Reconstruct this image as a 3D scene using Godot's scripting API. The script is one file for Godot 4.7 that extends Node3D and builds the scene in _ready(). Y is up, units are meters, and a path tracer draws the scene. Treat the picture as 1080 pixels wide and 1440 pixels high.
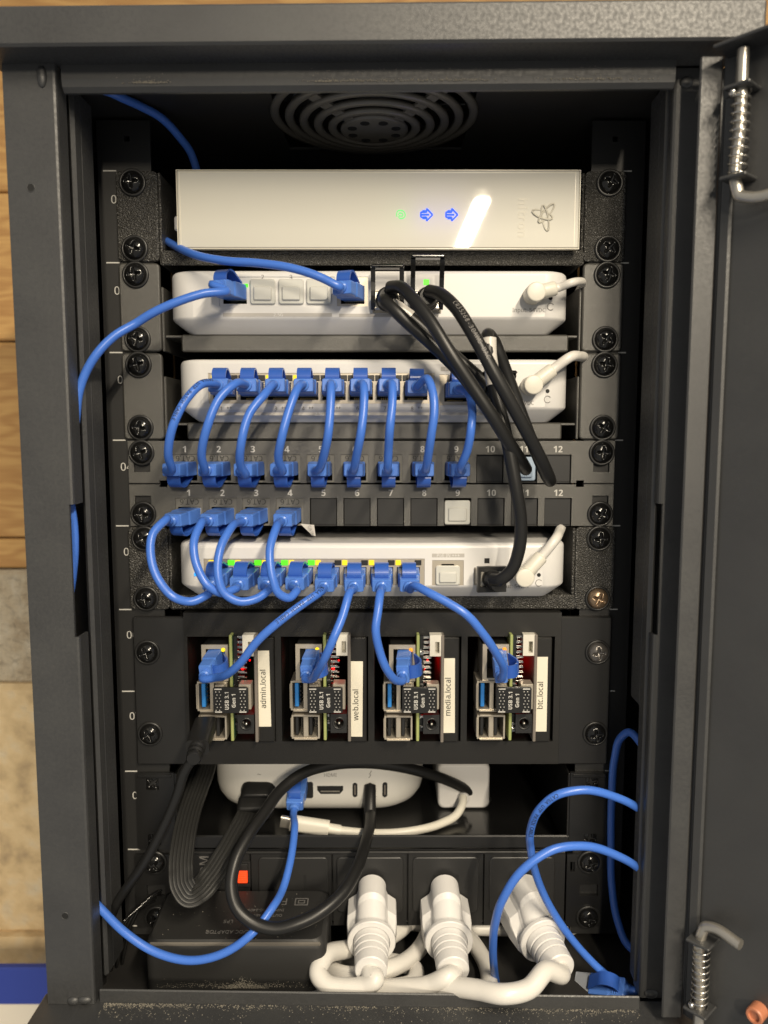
extends Node3D
# All shapes are written in millimetres: x to the right, y up, z towards the open front; the rack rails' faces are at z = 0.

const MM := 0.001


func v(x: float, y: float, z: float) -> Vector3:
	return Vector3(x, y, z)


class Shape:
	var st := SurfaceTool.new()
	var o := Vector3.ZERO
	var t := Transform3D.IDENTITY

	func _init(origin := Vector3.ZERO) -> void:
		st.begin(Mesh.PRIMITIVE_TRIANGLES)
		st.set_smooth_group(-1)
		o = origin

	func smooth(g: int) -> void:
		st.set_smooth_group(g)

	func tri(a: Vector3, b: Vector3, c: Vector3) -> void:  # counter-clockwise seen from outside
		for p in [a, c, b]:
			st.add_vertex((t * p - o) * 0.001)

	func quad(a: Vector3, b: Vector3, c: Vector3, d: Vector3) -> void:
		tri(a, b, c)
		tri(a, c, d)

	func tri_from(a: Vector3, b: Vector3, c: Vector3, centre: Vector3) -> void:
		if (b - a).cross(c - a).dot((a + b + c) / 3.0 - centre) < 0.0:
			tri(a, c, b)
		else:
			tri(a, b, c)

	func quad_from(a: Vector3, b: Vector3, c: Vector3, d: Vector3, centre: Vector3) -> void:
		tri_from(a, b, c, centre)
		tri_from(a, c, d, centre)

	func box(x0: float, x1: float, y0: float, y1: float, z0: float, z1: float, bevel := 0.0) -> void:
		var c := Vector3(x0 + x1, y0 + y1, z0 + z1) / 2.0
		var h := Vector3(absf(x1 - x0), absf(y1 - y0), absf(z1 - z0)) / 2.0
		var b := minf(bevel, minf(h.x, minf(h.y, h.z)) * 0.98)
		var corner := func(sx: float, sy: float, sz: float, axis: int) -> Vector3:
			var p := Vector3(sx * (h.x - b), sy * (h.y - b), sz * (h.z - b))
			p[axis] = [sx, sy, sz][axis] * h[axis]
			return c + p
		for a in 3:
			var u := (a + 1) % 3
			var w := (a + 2) % 3
			for s in [-1.0, 1.0]:
				var q := []
				for k in [[-1.0, -1.0], [1.0, -1.0], [1.0, 1.0], [-1.0, 1.0]]:
					var g := [0.0, 0.0, 0.0]
					g[a] = s
					g[u] = k[0]
					g[w] = k[1]
					q.append(corner.call(g[0], g[1], g[2], a))
				quad_from(q[0], q[1], q[2], q[3], c)
			if b > 0.0:
				for su in [-1.0, 1.0]:
					for sw in [-1.0, 1.0]:
						var g0 := [0.0, 0.0, 0.0]
						g0[u] = su
						g0[w] = sw
						var g1 := g0.duplicate()
						g0[a] = -1.0
						g1[a] = 1.0
						quad_from(corner.call(g0[0], g0[1], g0[2], u), corner.call(g1[0], g1[1], g1[2], u), corner.call(g1[0], g1[1], g1[2], w), corner.call(g0[0], g0[1], g0[2], w), c)
		if b > 0.0:
			for sx in [-1.0, 1.0]:
				for sy in [-1.0, 1.0]:
					for sz in [-1.0, 1.0]:
						tri_from(corner.call(sx, sy, sz, 0), corner.call(sx, sy, sz, 1), corner.call(sx, sy, sz, 2), c)

	# a sheet from z0 to z1 with rectangular openings [x0, x1, y0, y1]
	func plate(x0: float, x1: float, y0: float, y1: float, z0: float, z1: float, holes := []) -> void:
		var xs := [x0, x1]
		var ys := [y0, y1]
		for r in holes:
			for k in [0, 1]:
				if r[k] > x0 and r[k] < x1 and not xs.has(r[k]):
					xs.append(r[k])
				if r[k + 2] > y0 and r[k + 2] < y1 and not ys.has(r[k + 2]):
					ys.append(r[k + 2])
		xs.sort()
		ys.sort()
		var solid := func(i: int, j: int) -> bool:
			if i < 0 or j < 0 or i >= xs.size() - 1 or j >= ys.size() - 1:
				return false
			var mx: float = (xs[i] + xs[i + 1]) / 2.0
			var my: float = (ys[j] + ys[j + 1]) / 2.0
			for r in holes:
				if mx > r[0] and mx < r[1] and my > r[2] and my < r[3]:
					return false
			return true
		for i in xs.size() - 1:
			for j in ys.size() - 1:
				if not solid.call(i, j):
					continue
				var a: float = xs[i]
				var b: float = xs[i + 1]
				var c: float = ys[j]
				var d: float = ys[j + 1]
				quad(Vector3(a, c, z1), Vector3(b, c, z1), Vector3(b, d, z1), Vector3(a, d, z1))
				quad(Vector3(a, c, z0), Vector3(a, d, z0), Vector3(b, d, z0), Vector3(b, c, z0))
				if not solid.call(i - 1, j):
					quad(Vector3(a, c, z0), Vector3(a, c, z1), Vector3(a, d, z1), Vector3(a, d, z0))
				if not solid.call(i + 1, j):
					quad(Vector3(b, c, z0), Vector3(b, d, z0), Vector3(b, d, z1), Vector3(b, c, z1))
				if not solid.call(i, j - 1):
					quad(Vector3(a, c, z0), Vector3(b, c, z0), Vector3(b, c, z1), Vector3(a, c, z1))
				if not solid.call(i, j + 1):
					quad(Vector3(a, d, z0), Vector3(a, d, z1), Vector3(b, d, z1), Vector3(b, d, z0))

	# rings of points, each ring counter-clockwise seen from the end that the rings advance towards
	func loft(rings: Array, cap_start := true, cap_end := true, g := 1) -> void:
		st.set_smooth_group(g)
		var n: int = rings[0].size()
		for k in rings.size() - 1:
			var p: Array = rings[k]
			var q: Array = rings[k + 1]
			for i in n:
				var j := (i + 1) % n
				quad(p[i], p[j], q[j], q[i])
		st.set_smooth_group(-1)
		for e in 2:
			if [cap_start, cap_end][e]:
				var r: Array = rings[0] if e == 0 else rings[-1]
				var m := Vector3.ZERO
				for p in r:
					m += p
				m /= float(n)
				for i in n:
					var j := (i + 1) % n
					if e == 0:
						tri(m, r[j], r[i])
					else:
						tri(m, r[i], r[j])

	# an outline in x, y pushed from z0 to z1
	func prism(outline: PackedVector2Array, z0: float, z1: float, g := -1) -> void:
		var pts := outline.duplicate()
		if Geometry2D.is_polygon_clockwise(pts):
			pts.reverse()
		var ids := Geometry2D.triangulate_polygon(pts)
		st.set_smooth_group(-1)
		for k in range(0, ids.size(), 3):
			var a := pts[ids[k]]
			var b := pts[ids[k + 1]]
			var c := pts[ids[k + 2]]
			if (b - a).cross(c - a) < 0.0:
				var s := b
				b = c
				c = s
			tri(Vector3(a.x, a.y, z1), Vector3(b.x, b.y, z1), Vector3(c.x, c.y, z1))
			tri(Vector3(a.x, a.y, z0), Vector3(c.x, c.y, z0), Vector3(b.x, b.y, z0))
		st.set_smooth_group(g)
		for i in pts.size():
			var a := pts[i]
			var b := pts[(i + 1) % pts.size()]
			quad(Vector3(a.x, a.y, z0), Vector3(b.x, b.y, z0), Vector3(b.x, b.y, z1), Vector3(a.x, a.y, z1))
		st.set_smooth_group(-1)

	# rounded pad lying against z0, its front edge bevelled
	func pad(cx: float, cy: float, w: float, h: float, r: float, z0: float, z1: float, b := 0.4) -> void:
		var rings := []
		for q in [[z0, 0.0], [z1 - b, 0.0], [z1 - b * 0.3, b * 0.3], [z1, b]]:
			var ring := []
			for p in Shape.rrect(w - 2.0 * q[1], h - 2.0 * q[1], maxf(r - q[1], 0.05)):
				ring.append(Vector3(cx + p.x, cy + p.y, q[0]))
			rings.append(ring)
		loft(rings, true, true, 2)

	static func rrect(w: float, h: float, r: float, n := 4) -> PackedVector2Array:
		var out := PackedVector2Array()
		for k in 4:
			var c := Vector2([1, -1, -1, 1][k] * (w / 2.0 - r), [1, 1, -1, -1][k] * (h / 2.0 - r))
			for i in n + 1:
				var a := (k + float(i) / n) * PI / 2.0
				out.append(c + Vector2(cos(a), sin(a)) * r)
		return out

	# profile: [radius, z] pairs turned round the z axis
	func lathe(profile: Array, seg := 24, g := 1, caps := true) -> void:
		var rings := []
		for q in profile:
			var ring := []
			for i in seg:
				var a := TAU * i / seg
				ring.append(Vector3(cos(a) * q[0], sin(a) * q[0], q[1]))
			rings.append(ring)
		loft(rings, caps, caps, g)

	# the same with a hard edge at every step of the profile
	func lathe_hard(profile: Array, seg := 40) -> void:
		for k in profile.size() - 1:
			lathe([profile[k], profile[k + 1]], seg, 10 + k, false)

	static func curve(pts: Array, per := 8) -> Array:
		var out := []
		for k in pts.size() - 1:
			var p0: Vector3 = pts[maxi(k - 1, 0)]
			var p1: Vector3 = pts[k]
			var p2: Vector3 = pts[k + 1]
			var p3: Vector3 = pts[mini(k + 2, pts.size() - 1)]
			var d1 := maxf((p2 - p1).length(), 0.01)
			var m1 := (p2 - p1) / d1
			var m2 := m1
			if k > 0:
				var d0 := maxf((p1 - p0).length(), 0.01)
				m1 = (p1 - p0) / d0 * (d1 / (d0 + d1)) + (p2 - p1) / d1 * (d0 / (d0 + d1))
			if k < pts.size() - 2:
				var d2 := maxf((p3 - p2).length(), 0.01)
				m2 = (p2 - p1) / d1 * (d2 / (d1 + d2)) + (p3 - p2) / d2 * (d1 / (d1 + d2))
			for i in per:
				var s := float(i) / per
				var s2 := s * s
				var s3 := s2 * s
				out.append(p1 * (2.0 * s3 - 3.0 * s2 + 1.0) + m1 * d1 * (s3 - 2.0 * s2 + s) + p2 * (3.0 * s2 - 2.0 * s3) + m2 * d1 * (s3 - s2))
		out.append(pts[-1])
		return out

	# an outline (x across, y along «up») carried along a line of points
	func sweep(line: Array, outline: PackedVector2Array, up: Vector3, g := 1, keep_up := false) -> void:
		var rings := []
		var n := up
		for k in line.size():
			var d: Vector3 = (line[mini(k + 1, line.size() - 1)] - line[maxi(k - 1, 0)]).normalized()
			if keep_up:
				n = up
			n = (n - d * n.dot(d)).normalized()
			var side := n.cross(d).normalized()
			var ring := []
			for p in outline:
				ring.append(line[k] + side * p.x + n * p.y)
			rings.append(ring)
		loft(rings, true, true, g)

	func tube(line: Array, r: float, seg := 12, round_ends := false) -> void:
		var c := PackedVector2Array()
		for i in seg:
			c.append(Vector2(cos(TAU * i / seg), sin(TAU * i / seg)) * r)
		var d: Vector3 = (line[1] - line[0]).normalized()
		sweep(line, c, Vector3.UP if absf(d.y) < 0.9 else Vector3.RIGHT, 1)
		if round_ends:
			for e in 2:
				var at: Vector3 = line[0] if e == 0 else line[-1]
				ball(at, r * 0.99, 10)

	func ball(at: Vector3, r: float, seg := 12) -> void:
		var keep := t
		t = t * Transform3D(Basis.IDENTITY, at)
		var prof := []
		for i in seg + 1:
			var a := PI * (float(i) / seg - 0.5)
			prof.append([maxf(cos(a) * r, 0.001), sin(a) * r])
		lathe(prof, seg * 2, 3, false)
		t = keep

	func done() -> ArrayMesh:
		st.generate_normals()
		st.index()
		return st.commit()


# ---------------------------------------------------------------- things, parts, text

var base_of := {}
var used := {}
var M := {}
var font: SystemFont
var text_cache := {}


func numbered(called: String) -> String:
	var n: int = used.get(called, 0)
	used[called] = n + 1
	return called if n == 0 else "%s_%03d" % [called, n]


func thing(called: String, label: String, category: String, base: Vector3, group := "") -> Node3D:
	var n := Node3D.new()
	n.name = numbered(called)
	n.position = base * MM
	n.set_meta("label", label)
	n.set_meta("category", category)
	if group:
		n.set_meta("group", group)
	add_child(n, true)
	base_of[n] = base
	return n


func structure(called: String, s: Shape, m: Material) -> MeshInstance3D:
	var n := MeshInstance3D.new()
	n.name = numbered(called)
	n.mesh = s.done()
	n.material_override = m
	n.set_meta("kind", "structure")
	n.position = s.o * MM
	add_child(n, true)
	base_of[n] = s.o
	return n


func sh(t: Node3D) -> Shape:
	return Shape.new(base_of[t])


func part(called: String, s: Shape, m: Material, parent: Node3D, label := "") -> MeshInstance3D:
	return piece(called, s.done(), m, parent, Transform3D.IDENTITY, label)


# a part that shares its mesh; «at» in millimetres and, for a part of a thing, in the scene's axes
func piece(called: String, mesh: Mesh, m: Material, parent: Node3D, at := Transform3D.IDENTITY, label := "") -> MeshInstance3D:
	var n := MeshInstance3D.new()
	n.name = called
	n.mesh = mesh
	n.material_override = m
	n.transform = Transform3D(at.basis, at.origin * MM)
	if label:
		n.set_meta("label", label)
	parent.add_child(n, true)
	base_of[n] = base_of.get(parent, Vector3.ZERO)
	return n


func put(called: String, mesh: Mesh, m: Material, t: Node3D, at: Vector3, b := Basis.IDENTITY, label := "") -> MeshInstance3D:
	return piece(called, mesh, m, t, Transform3D(b, at - base_of[t]), label)


# lettering: «h» is the height of a capital, «at» the middle of the text
func write(t: Node3D, words: String, h: float, at: Vector3, m: Material, turn := 0.0, called := "lettering", b := Basis.IDENTITY, bold := false) -> MeshInstance3D:
	var key := "%s|%.2f|%s" % [words, h, bold]
	if not text_cache.has(key):
		var tm := TextMesh.new()
		tm.text = words
		var f := SystemFont.new()
		f.font_names = PackedStringArray(["Droid Sans"])
		f.font_weight = 700 if bold else 400
		tm.font = f
		tm.font_size = 24
		tm.pixel_size = h * MM / (0.714 * 24.0)
		tm.depth = 0.00012
		tm.curve_step = 1.0
		text_cache[key] = tm
	return piece(called, text_cache[key], m, t, Transform3D(b * Basis(Vector3.BACK, turn), at - base_of[t]))


# ---------------------------------------------------------------- materials

func lin(r: float, g: float, b: float) -> Color:
	return Color(r, g, b).linear_to_srgb()


func noise(freq: float, octaves := 3, kind := FastNoiseLite.TYPE_SIMPLEX_SMOOTH, seed_ := 1, size := 512, ramp: Gradient = null) -> NoiseTexture2D:
	var f := FastNoiseLite.new()
	f.seed = seed_
	f.noise_type = kind
	f.frequency = freq
	f.fractal_octaves = octaves
	if kind == FastNoiseLite.TYPE_CELLULAR:
		f.cellular_return_type = FastNoiseLite.RETURN_DISTANCE2_SUB
	var tx := NoiseTexture2D.new()
	tx.width = size
	tx.height = size
	tx.seamless = true
	tx.noise = f
	tx.color_ramp = ramp
	return tx


func ramp_of(stops: Array) -> Gradient:
	var g := Gradient.new()
	var off := PackedFloat32Array()
	var col := PackedColorArray()
	for s in stops:
		off.append(s[0])
		col.append(s[1])
	g.offsets = off
	g.colors = col
	return g


func mat(called: String, c: Color, rough: float, metal := 0.0) -> StandardMaterial3D:
	var m := StandardMaterial3D.new()
	m.resource_name = called
	m.albedo_color = c
	m.roughness = rough
	m.metallic = metal
	M[called] = m
	return m


func relief(m: StandardMaterial3D, tx: Texture2D, tile_mm: float, depth_mm: float) -> void:
	m.uv1_triplanar = true
	m.uv1_scale = Vector3.ONE * (1000.0 / tile_mm)
	m.heightmap_enabled = true
	m.heightmap_texture = tx
	m.heightmap_scale = depth_mm * 0.1


func glow(called: String, c: Color, energy: float) -> void:
	var m := mat(called, lin(0.02, 0.02, 0.02), 0.4)
	m.emission_enabled = true
	m.emission = c
	m.emission_energy_multiplier = energy


func materials() -> void:
	var grain := noise(0.09, 3, FastNoiseLite.TYPE_SIMPLEX_SMOOTH, 3)
	var worm := noise(0.045, 2, FastNoiseLite.TYPE_SIMPLEX, 8)
	var patch := noise(0.012, 4, FastNoiseLite.TYPE_SIMPLEX_SMOOTH, 5, 512, ramp_of([[0.0, Color(0.36, 0.36, 0.36)], [1.0, Color(0.62, 0.62, 0.62)]]))
	var powder := mat("powder", lin(0.041, 0.042, 0.0435), 0.5)
	relief(powder, grain, 13.0, 0.035)
	powder.roughness_texture = patch
	powder.uv2_triplanar = true
	powder.uv2_scale = Vector3.ONE * 3.7
	powder.detail_enabled = true
	powder.detail_blend_mode = BaseMaterial3D.BLEND_MODE_MUL
	powder.detail_uv_layer = BaseMaterial3D.DETAIL_UV_2
	powder.detail_albedo = noise(0.011, 6, FastNoiseLite.TYPE_SIMPLEX_SMOOTH, 77, 512, ramp_of([[0.0, Color(0.84, 0.84, 0.84)], [0.45, Color(0.92, 0.92, 0.92)], [0.75, Color(0.97, 0.97, 0.96)], [1.0, Color(1.0, 1.0, 1.0)]]))
	powder.roughness = 0.98
	powder.metallic_specular = 0.6
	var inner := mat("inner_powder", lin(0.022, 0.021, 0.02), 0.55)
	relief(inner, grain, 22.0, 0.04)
	var wrinkle := mat("wrinkle", lin(0.05, 0.048, 0.043), 0.38)
	relief(wrinkle, worm, 30.0, 1.0)
	wrinkle.metallic_specular = 0.7
	var panel := mat("panel", lin(0.055, 0.053, 0.047), 0.4)
	panel.metallic_specular = 0.65
	relief(panel, grain, 16.0, 0.09)
	mat("fan_metal", lin(0.12, 0.112, 0.098), 0.3)
	mat("flat_cord", lin(0.02, 0.02, 0.019), 0.5)
	mat("rail", lin(0.014, 0.014, 0.014), 0.5)
	mat("gloss_black", lin(0.008, 0.008, 0.008), 0.16)
	mat("ear_black", lin(0.012, 0.012, 0.012), 0.28)
	mat("charcoal", lin(0.021, 0.0208, 0.0202), 0.5)
	mat("satin_black", lin(0.014, 0.014, 0.014), 0.4)
	mat("matt_black", lin(0.006, 0.006, 0.006), 0.7)
	mat("blank_black", lin(0.02, 0.02, 0.02), 0.36)
	mat("jack_grey", lin(0.13, 0.125, 0.11), 0.5)
	var print_ := mat("printed_plastic", lin(0.012, 0.0115, 0.0105), 0.4)
	var lines := Image.create(64, 64, false, Image.FORMAT_L8)
	for y in 64:
		for x in 64:
			var s := 0.5 + 0.5 * sin(TAU * (x + y) / 8.0)
			lines.set_pixel(x, y, Color(s, s, s))
	relief(print_, ImageTexture.create_from_image(lines), 7.0, 0.12)
	var rub := mat("rubber", lin(0.012, 0.012, 0.012), 0.38)
	rub.metallic_specular = 0.45
	mat("white", lin(0.66, 0.65, 0.635), 0.38)
	mat("white_cord", lin(0.64, 0.62, 0.58), 0.35)
	mat("warm_white", lin(0.64, 0.615, 0.54), 0.4)
	var cream := mat("cream", lin(0.55, 0.535, 0.47), 0.5)
	cream.clearcoat_enabled = true
	cream.clearcoat = 1.0
	cream.clearcoat_roughness = 0.022
	mat("cream_mark", lin(0.47, 0.45, 0.38), 0.4)
	mat("cream_edge", lin(0.7, 0.66, 0.55), 0.25)
	mat("blue", lin(0.055, 0.165, 0.6), 0.33)
	mat("blue_boot", lin(0.08, 0.2, 0.6), 0.3)
	mat("blue_tab", lin(0.03, 0.1, 0.42), 0.28)
	var clear := mat("clear", Color(0.92, 0.95, 1.0, 0.35), 0.12)
	clear.transparency = BaseMaterial3D.TRANSPARENCY_ALPHA
	var cap := mat("dust_cap", lin(0.56, 0.56, 0.52), 0.35)
	cap.backlight_enabled = true
	cap.backlight = Color(0.3, 0.3, 0.28)
	mat("dust_blue", lin(0.3, 0.38, 0.48), 0.4)
	mat("silver", lin(0.7, 0.685, 0.64), 0.38, 0.0)
	mat("steel", lin(0.62, 0.6, 0.56), 0.22, 1.0)
	mat("dull_steel", lin(0.55, 0.52, 0.46), 0.32, 0.85)
	mat("port_metal", lin(0.5, 0.45, 0.37), 0.34, 0.55)
	mat("bronze", lin(0.28, 0.2, 0.13), 0.3, 0.7)
	mat("grey_screw", lin(0.16, 0.15, 0.14), 0.25, 0.6)
	mat("print_white", lin(0.5, 0.49, 0.46), 0.6)
	mat("print_grey", lin(0.2, 0.19, 0.18), 0.6)
	mat("print_dim", lin(0.14, 0.135, 0.13), 0.6)
	mat("print_dark", lin(0.006, 0.006, 0.006), 0.6)
	mat("bar_grey", lin(0.42, 0.4, 0.37), 0.5)
	mat("pcb_edge", lin(0.32, 0.36, 0.13), 0.5)
	mat("pcb_green", lin(0.02, 0.06, 0.03), 0.4)
	mat("pcb_black", lin(0.012, 0.012, 0.012), 0.35)
	mat("pcb_grey", lin(0.17, 0.15, 0.13), 0.5)
	mat("usb_blue", lin(0.03, 0.22, 0.62), 0.35)
	mat("gold", lin(0.6, 0.42, 0.15), 0.3, 1.0)
	mat("sticker", lin(0.74, 0.7, 0.58), 0.45)
	mat("copper", lin(0.45, 0.17, 0.09), 0.45)
	mat("bar_dust", lin(0.11, 0.1, 0.085), 0.8)
	mat("dust", lin(0.24, 0.22, 0.18), 0.95)
	mat("sleeve", lin(0.6, 0.57, 0.52), 0.3)
	mat("tape_blue", lin(0.025, 0.05, 0.3), 0.6)
	mat("paper_white", lin(0.72, 0.66, 0.55), 0.7)
	glow("led_yellow", Color(1.0, 0.86, 0.05), 0.9)
	glow("led_green", Color(0.35, 1.0, 0.05), 0.9)
	glow("led_amber", Color(1.0, 0.6, 0.05), 1.0)
	glow("led_blue", Color(0.08, 0.6, 1.0), 1.2)
	glow("icon_blue", Color(0.02, 0.3, 1.0), 1.3)
	glow("icon_green", Color(0.25, 0.9, 0.4), 0.75)
	glow("led_red", Color(1.0, 0.03, 0.03), 2.2)
	glow("rocker_orange", Color(1.0, 0.27, 0.05), 0.95)
	glow("lamp_tube", Color(1.0, 0.93, 0.8), 7.0)
	var wood_tx := wood_image()
	var wood := mat("wood", Color.WHITE, 0.65)
	wood.albedo_texture = wood_tx
	var con := mat("concrete", Color.WHITE, 0.85)
	con.albedo_texture = noise(0.012, 5, FastNoiseLite.TYPE_SIMPLEX_SMOOTH, 21, 512, ramp_of([[0.0, lin(0.34, 0.25, 0.15)], [0.38, lin(0.6, 0.45, 0.25)], [0.6, lin(0.68, 0.52, 0.3)], [1.0, lin(0.62, 0.54, 0.4)]]))
	relief(con, noise(0.03, 5, FastNoiseLite.TYPE_SIMPLEX_SMOOTH, 22), 200.0, 1.2)
	var con2 := mat("grey_concrete", Color.WHITE, 0.9)
	con2.albedo_texture = noise(0.02, 5, FastNoiseLite.TYPE_SIMPLEX_SMOOTH, 31, 512, ramp_of([[0.0, lin(0.3, 0.235, 0.16)], [0.4, lin(0.44, 0.37, 0.265)], [0.7, lin(0.48, 0.415, 0.31)], [1.0, lin(0.56, 0.5, 0.4)]]))
	relief(con2, noise(0.03, 5, FastNoiseLite.TYPE_SIMPLEX_SMOOTH, 32), 200.0, 4.0)


func wood_image() -> ImageTexture:
	var f := FastNoiseLite.new()
	f.seed = 4
	f.frequency = 0.01
	f.fractal_octaves = 3
	var im := Image.create(512, 512, false, Image.FORMAT_RGB8)
	for y in 512:
		for x in 512:
			var warp := f.get_noise_2d(x * 0.6, y * 1.3) * 34.0
			var ring := 0.5 + 0.5 * sin((y * 0.0736 + warp * 0.4))
			var fine := f.get_noise_2d(x * 1.2 + 900.0, y * 22.0) * 0.5 + 0.5
			var k := clampf(ring * 0.55 + fine * 0.45, 0.0, 1.0)
			im.set_pixel(x, y, lin(0.42, 0.215, 0.07).lerp(lin(0.64, 0.39, 0.14), k))
	return ImageTexture.create_from_image(im)



func _ready() -> void:
	# camera
	var cam := Camera3D.new()
	cam.name = "camera"
	cam.position = v(5.5, 71.4, 398.4) * MM
	cam.rotation = Vector3(-0.105, -0.002, 0.0)
	cam.fov = 67.3
	cam.near = 0.01
	cam.far = 20.0
	var eye := CameraAttributesPhysical.new()
	eye.frustum_focal_length = 18.03
	eye.frustum_near = 0.01
	eye.frustum_far = 20.0
	eye.frustum_focus_distance = 0.385
	eye.exposure_aperture = 4.9
	cam.attributes = eye
	add_child(cam)
	cam.make_current()
	# surroundings: a dim warm basement, no sky
	var we := WorldEnvironment.new()
	we.name = "environment"
	var env := Environment.new()
	env.background_mode = Environment.BG_COLOR
	env.background_color = lin(0.22, 0.215, 0.205)
	env.tonemap_mode = Environment.TONE_MAPPER_LINEAR
	env.tonemap_exposure = 1.52
	env.sdfgi_enabled = true
	env.ssao_enabled = true
	env.ssil_enabled = true
	we.environment = env
	add_child(we)
	materials()
	# the ceiling's tube lamps, behind and above the camera, the far one mirrored in the modem's front
	lamp(v(330, 640, 860), 620.0, 1.35, "ceiling tube lamp nearest to the cabinet, above and right of it")
	lamp(v(352, 885, 3000), 1250.0, 9.5, "far ceiling tube lamp mirrored as a bright streak in the cream front")
	room()
	cabinet()
	var scr := make_screw()
	screw_meshes = scr
	shelves()
	modem()
	white_units()
	patch_panels()
	computer_mount()
	mini_computer()
	power_strip()
	blue_cables()
	hanging_tag()
	black_cables()
	white_cords()


func lamp(at: Vector3, length: float, energy: float, label: String) -> void:
	var t := thing("ceiling_tube_lamp", label, "ceiling lamp", at, "ceiling tube lamps")
	var s := sh(t)
	s.box(at.x - 45, at.x + 45, at.y + 12, at.y + 60, at.z - length / 2 - 30, at.z + length / 2 + 30, 4.0)
	part("lamp_housing", s, M.white, t)
	s = sh(t)
	s.tube([at + v(0, 0, -length / 2), at + v(0, 0, length / 2)], 14.0, 16)
	part("lamp_tube", s, M.lamp_tube, t)
	var l := AreaLight3D.new()
	l.name = "tube_light"
	l.area_size = Vector2(0.04, length * MM)
	l.light_energy = energy
	l.light_color = Color(1.0, 0.94, 0.84)
	l.shadow_enabled = true
	l.rotation = Vector3(-PI / 2, 0, 0)
	l.position = v(0, -18, 0) * MM
	t.add_child(l)


# ---------------------------------------------------------------- the wall behind

func room() -> void:
	M.wood.uv1_triplanar = true
	M.wood.uv1_scale = Vector3(2.2, 4.0, 4.0)
	var wall := Node3D.new()
	wall.name = "wooden_wall"
	wall.set_meta("kind", "structure")
	wall.position = v(0, -35.6, -215) * MM
	add_child(wall)
	base_of[wall] = v(0, -35.6, -215)
	var edges := [-35.6, -11.5, 138.9, 247.8, 352.5, 480.0]
	for i in 5:
		var s := sh(wall)
		s.box(-520, 620, edges[i] + 0.7, edges[i + 1] - 0.7, -214, -195.0 - 0.6 * (i % 2), 1.2)
		part("board", s, M.wood, wall)
	var s2 := Shape.new(v(0, -127.1, -215))
	s2.box(-520, 620, -127.1, -35.6 - 1.0, -260, -192, 3.0)
	structure("grey_block_wall", s2, M.grey_concrete)
	s2 = Shape.new(v(0, -340.4, -215))
	s2.box(-520, 620, -335.4, -125.4 - 1.5, -260, -188, 4.0)
	s2.box(-520, 620, -359.1, -335.4 + 2.0, -260, -176, 6.0)
	structure("tan_block_wall", s2, M.concrete)
	var t := thing("display_board", "blue and white board leaning below the block wall, left of the cabinet", "board", v(-400, -507.2, -120))
	var s := sh(t)
	s.box(-560, -176, -343.2, -314.4, -126, -120, 1.0)
	part("upper_band", s, M.tape_blue, t, "blue upper band")
	s = sh(t)
	s.box(-558, -178, -507.2, -343.2, -126.5, -121.0, 1.0)
	part("lower_sheet", s, M.paper_white, t)


# ---------------------------------------------------------------- the cabinet

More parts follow.
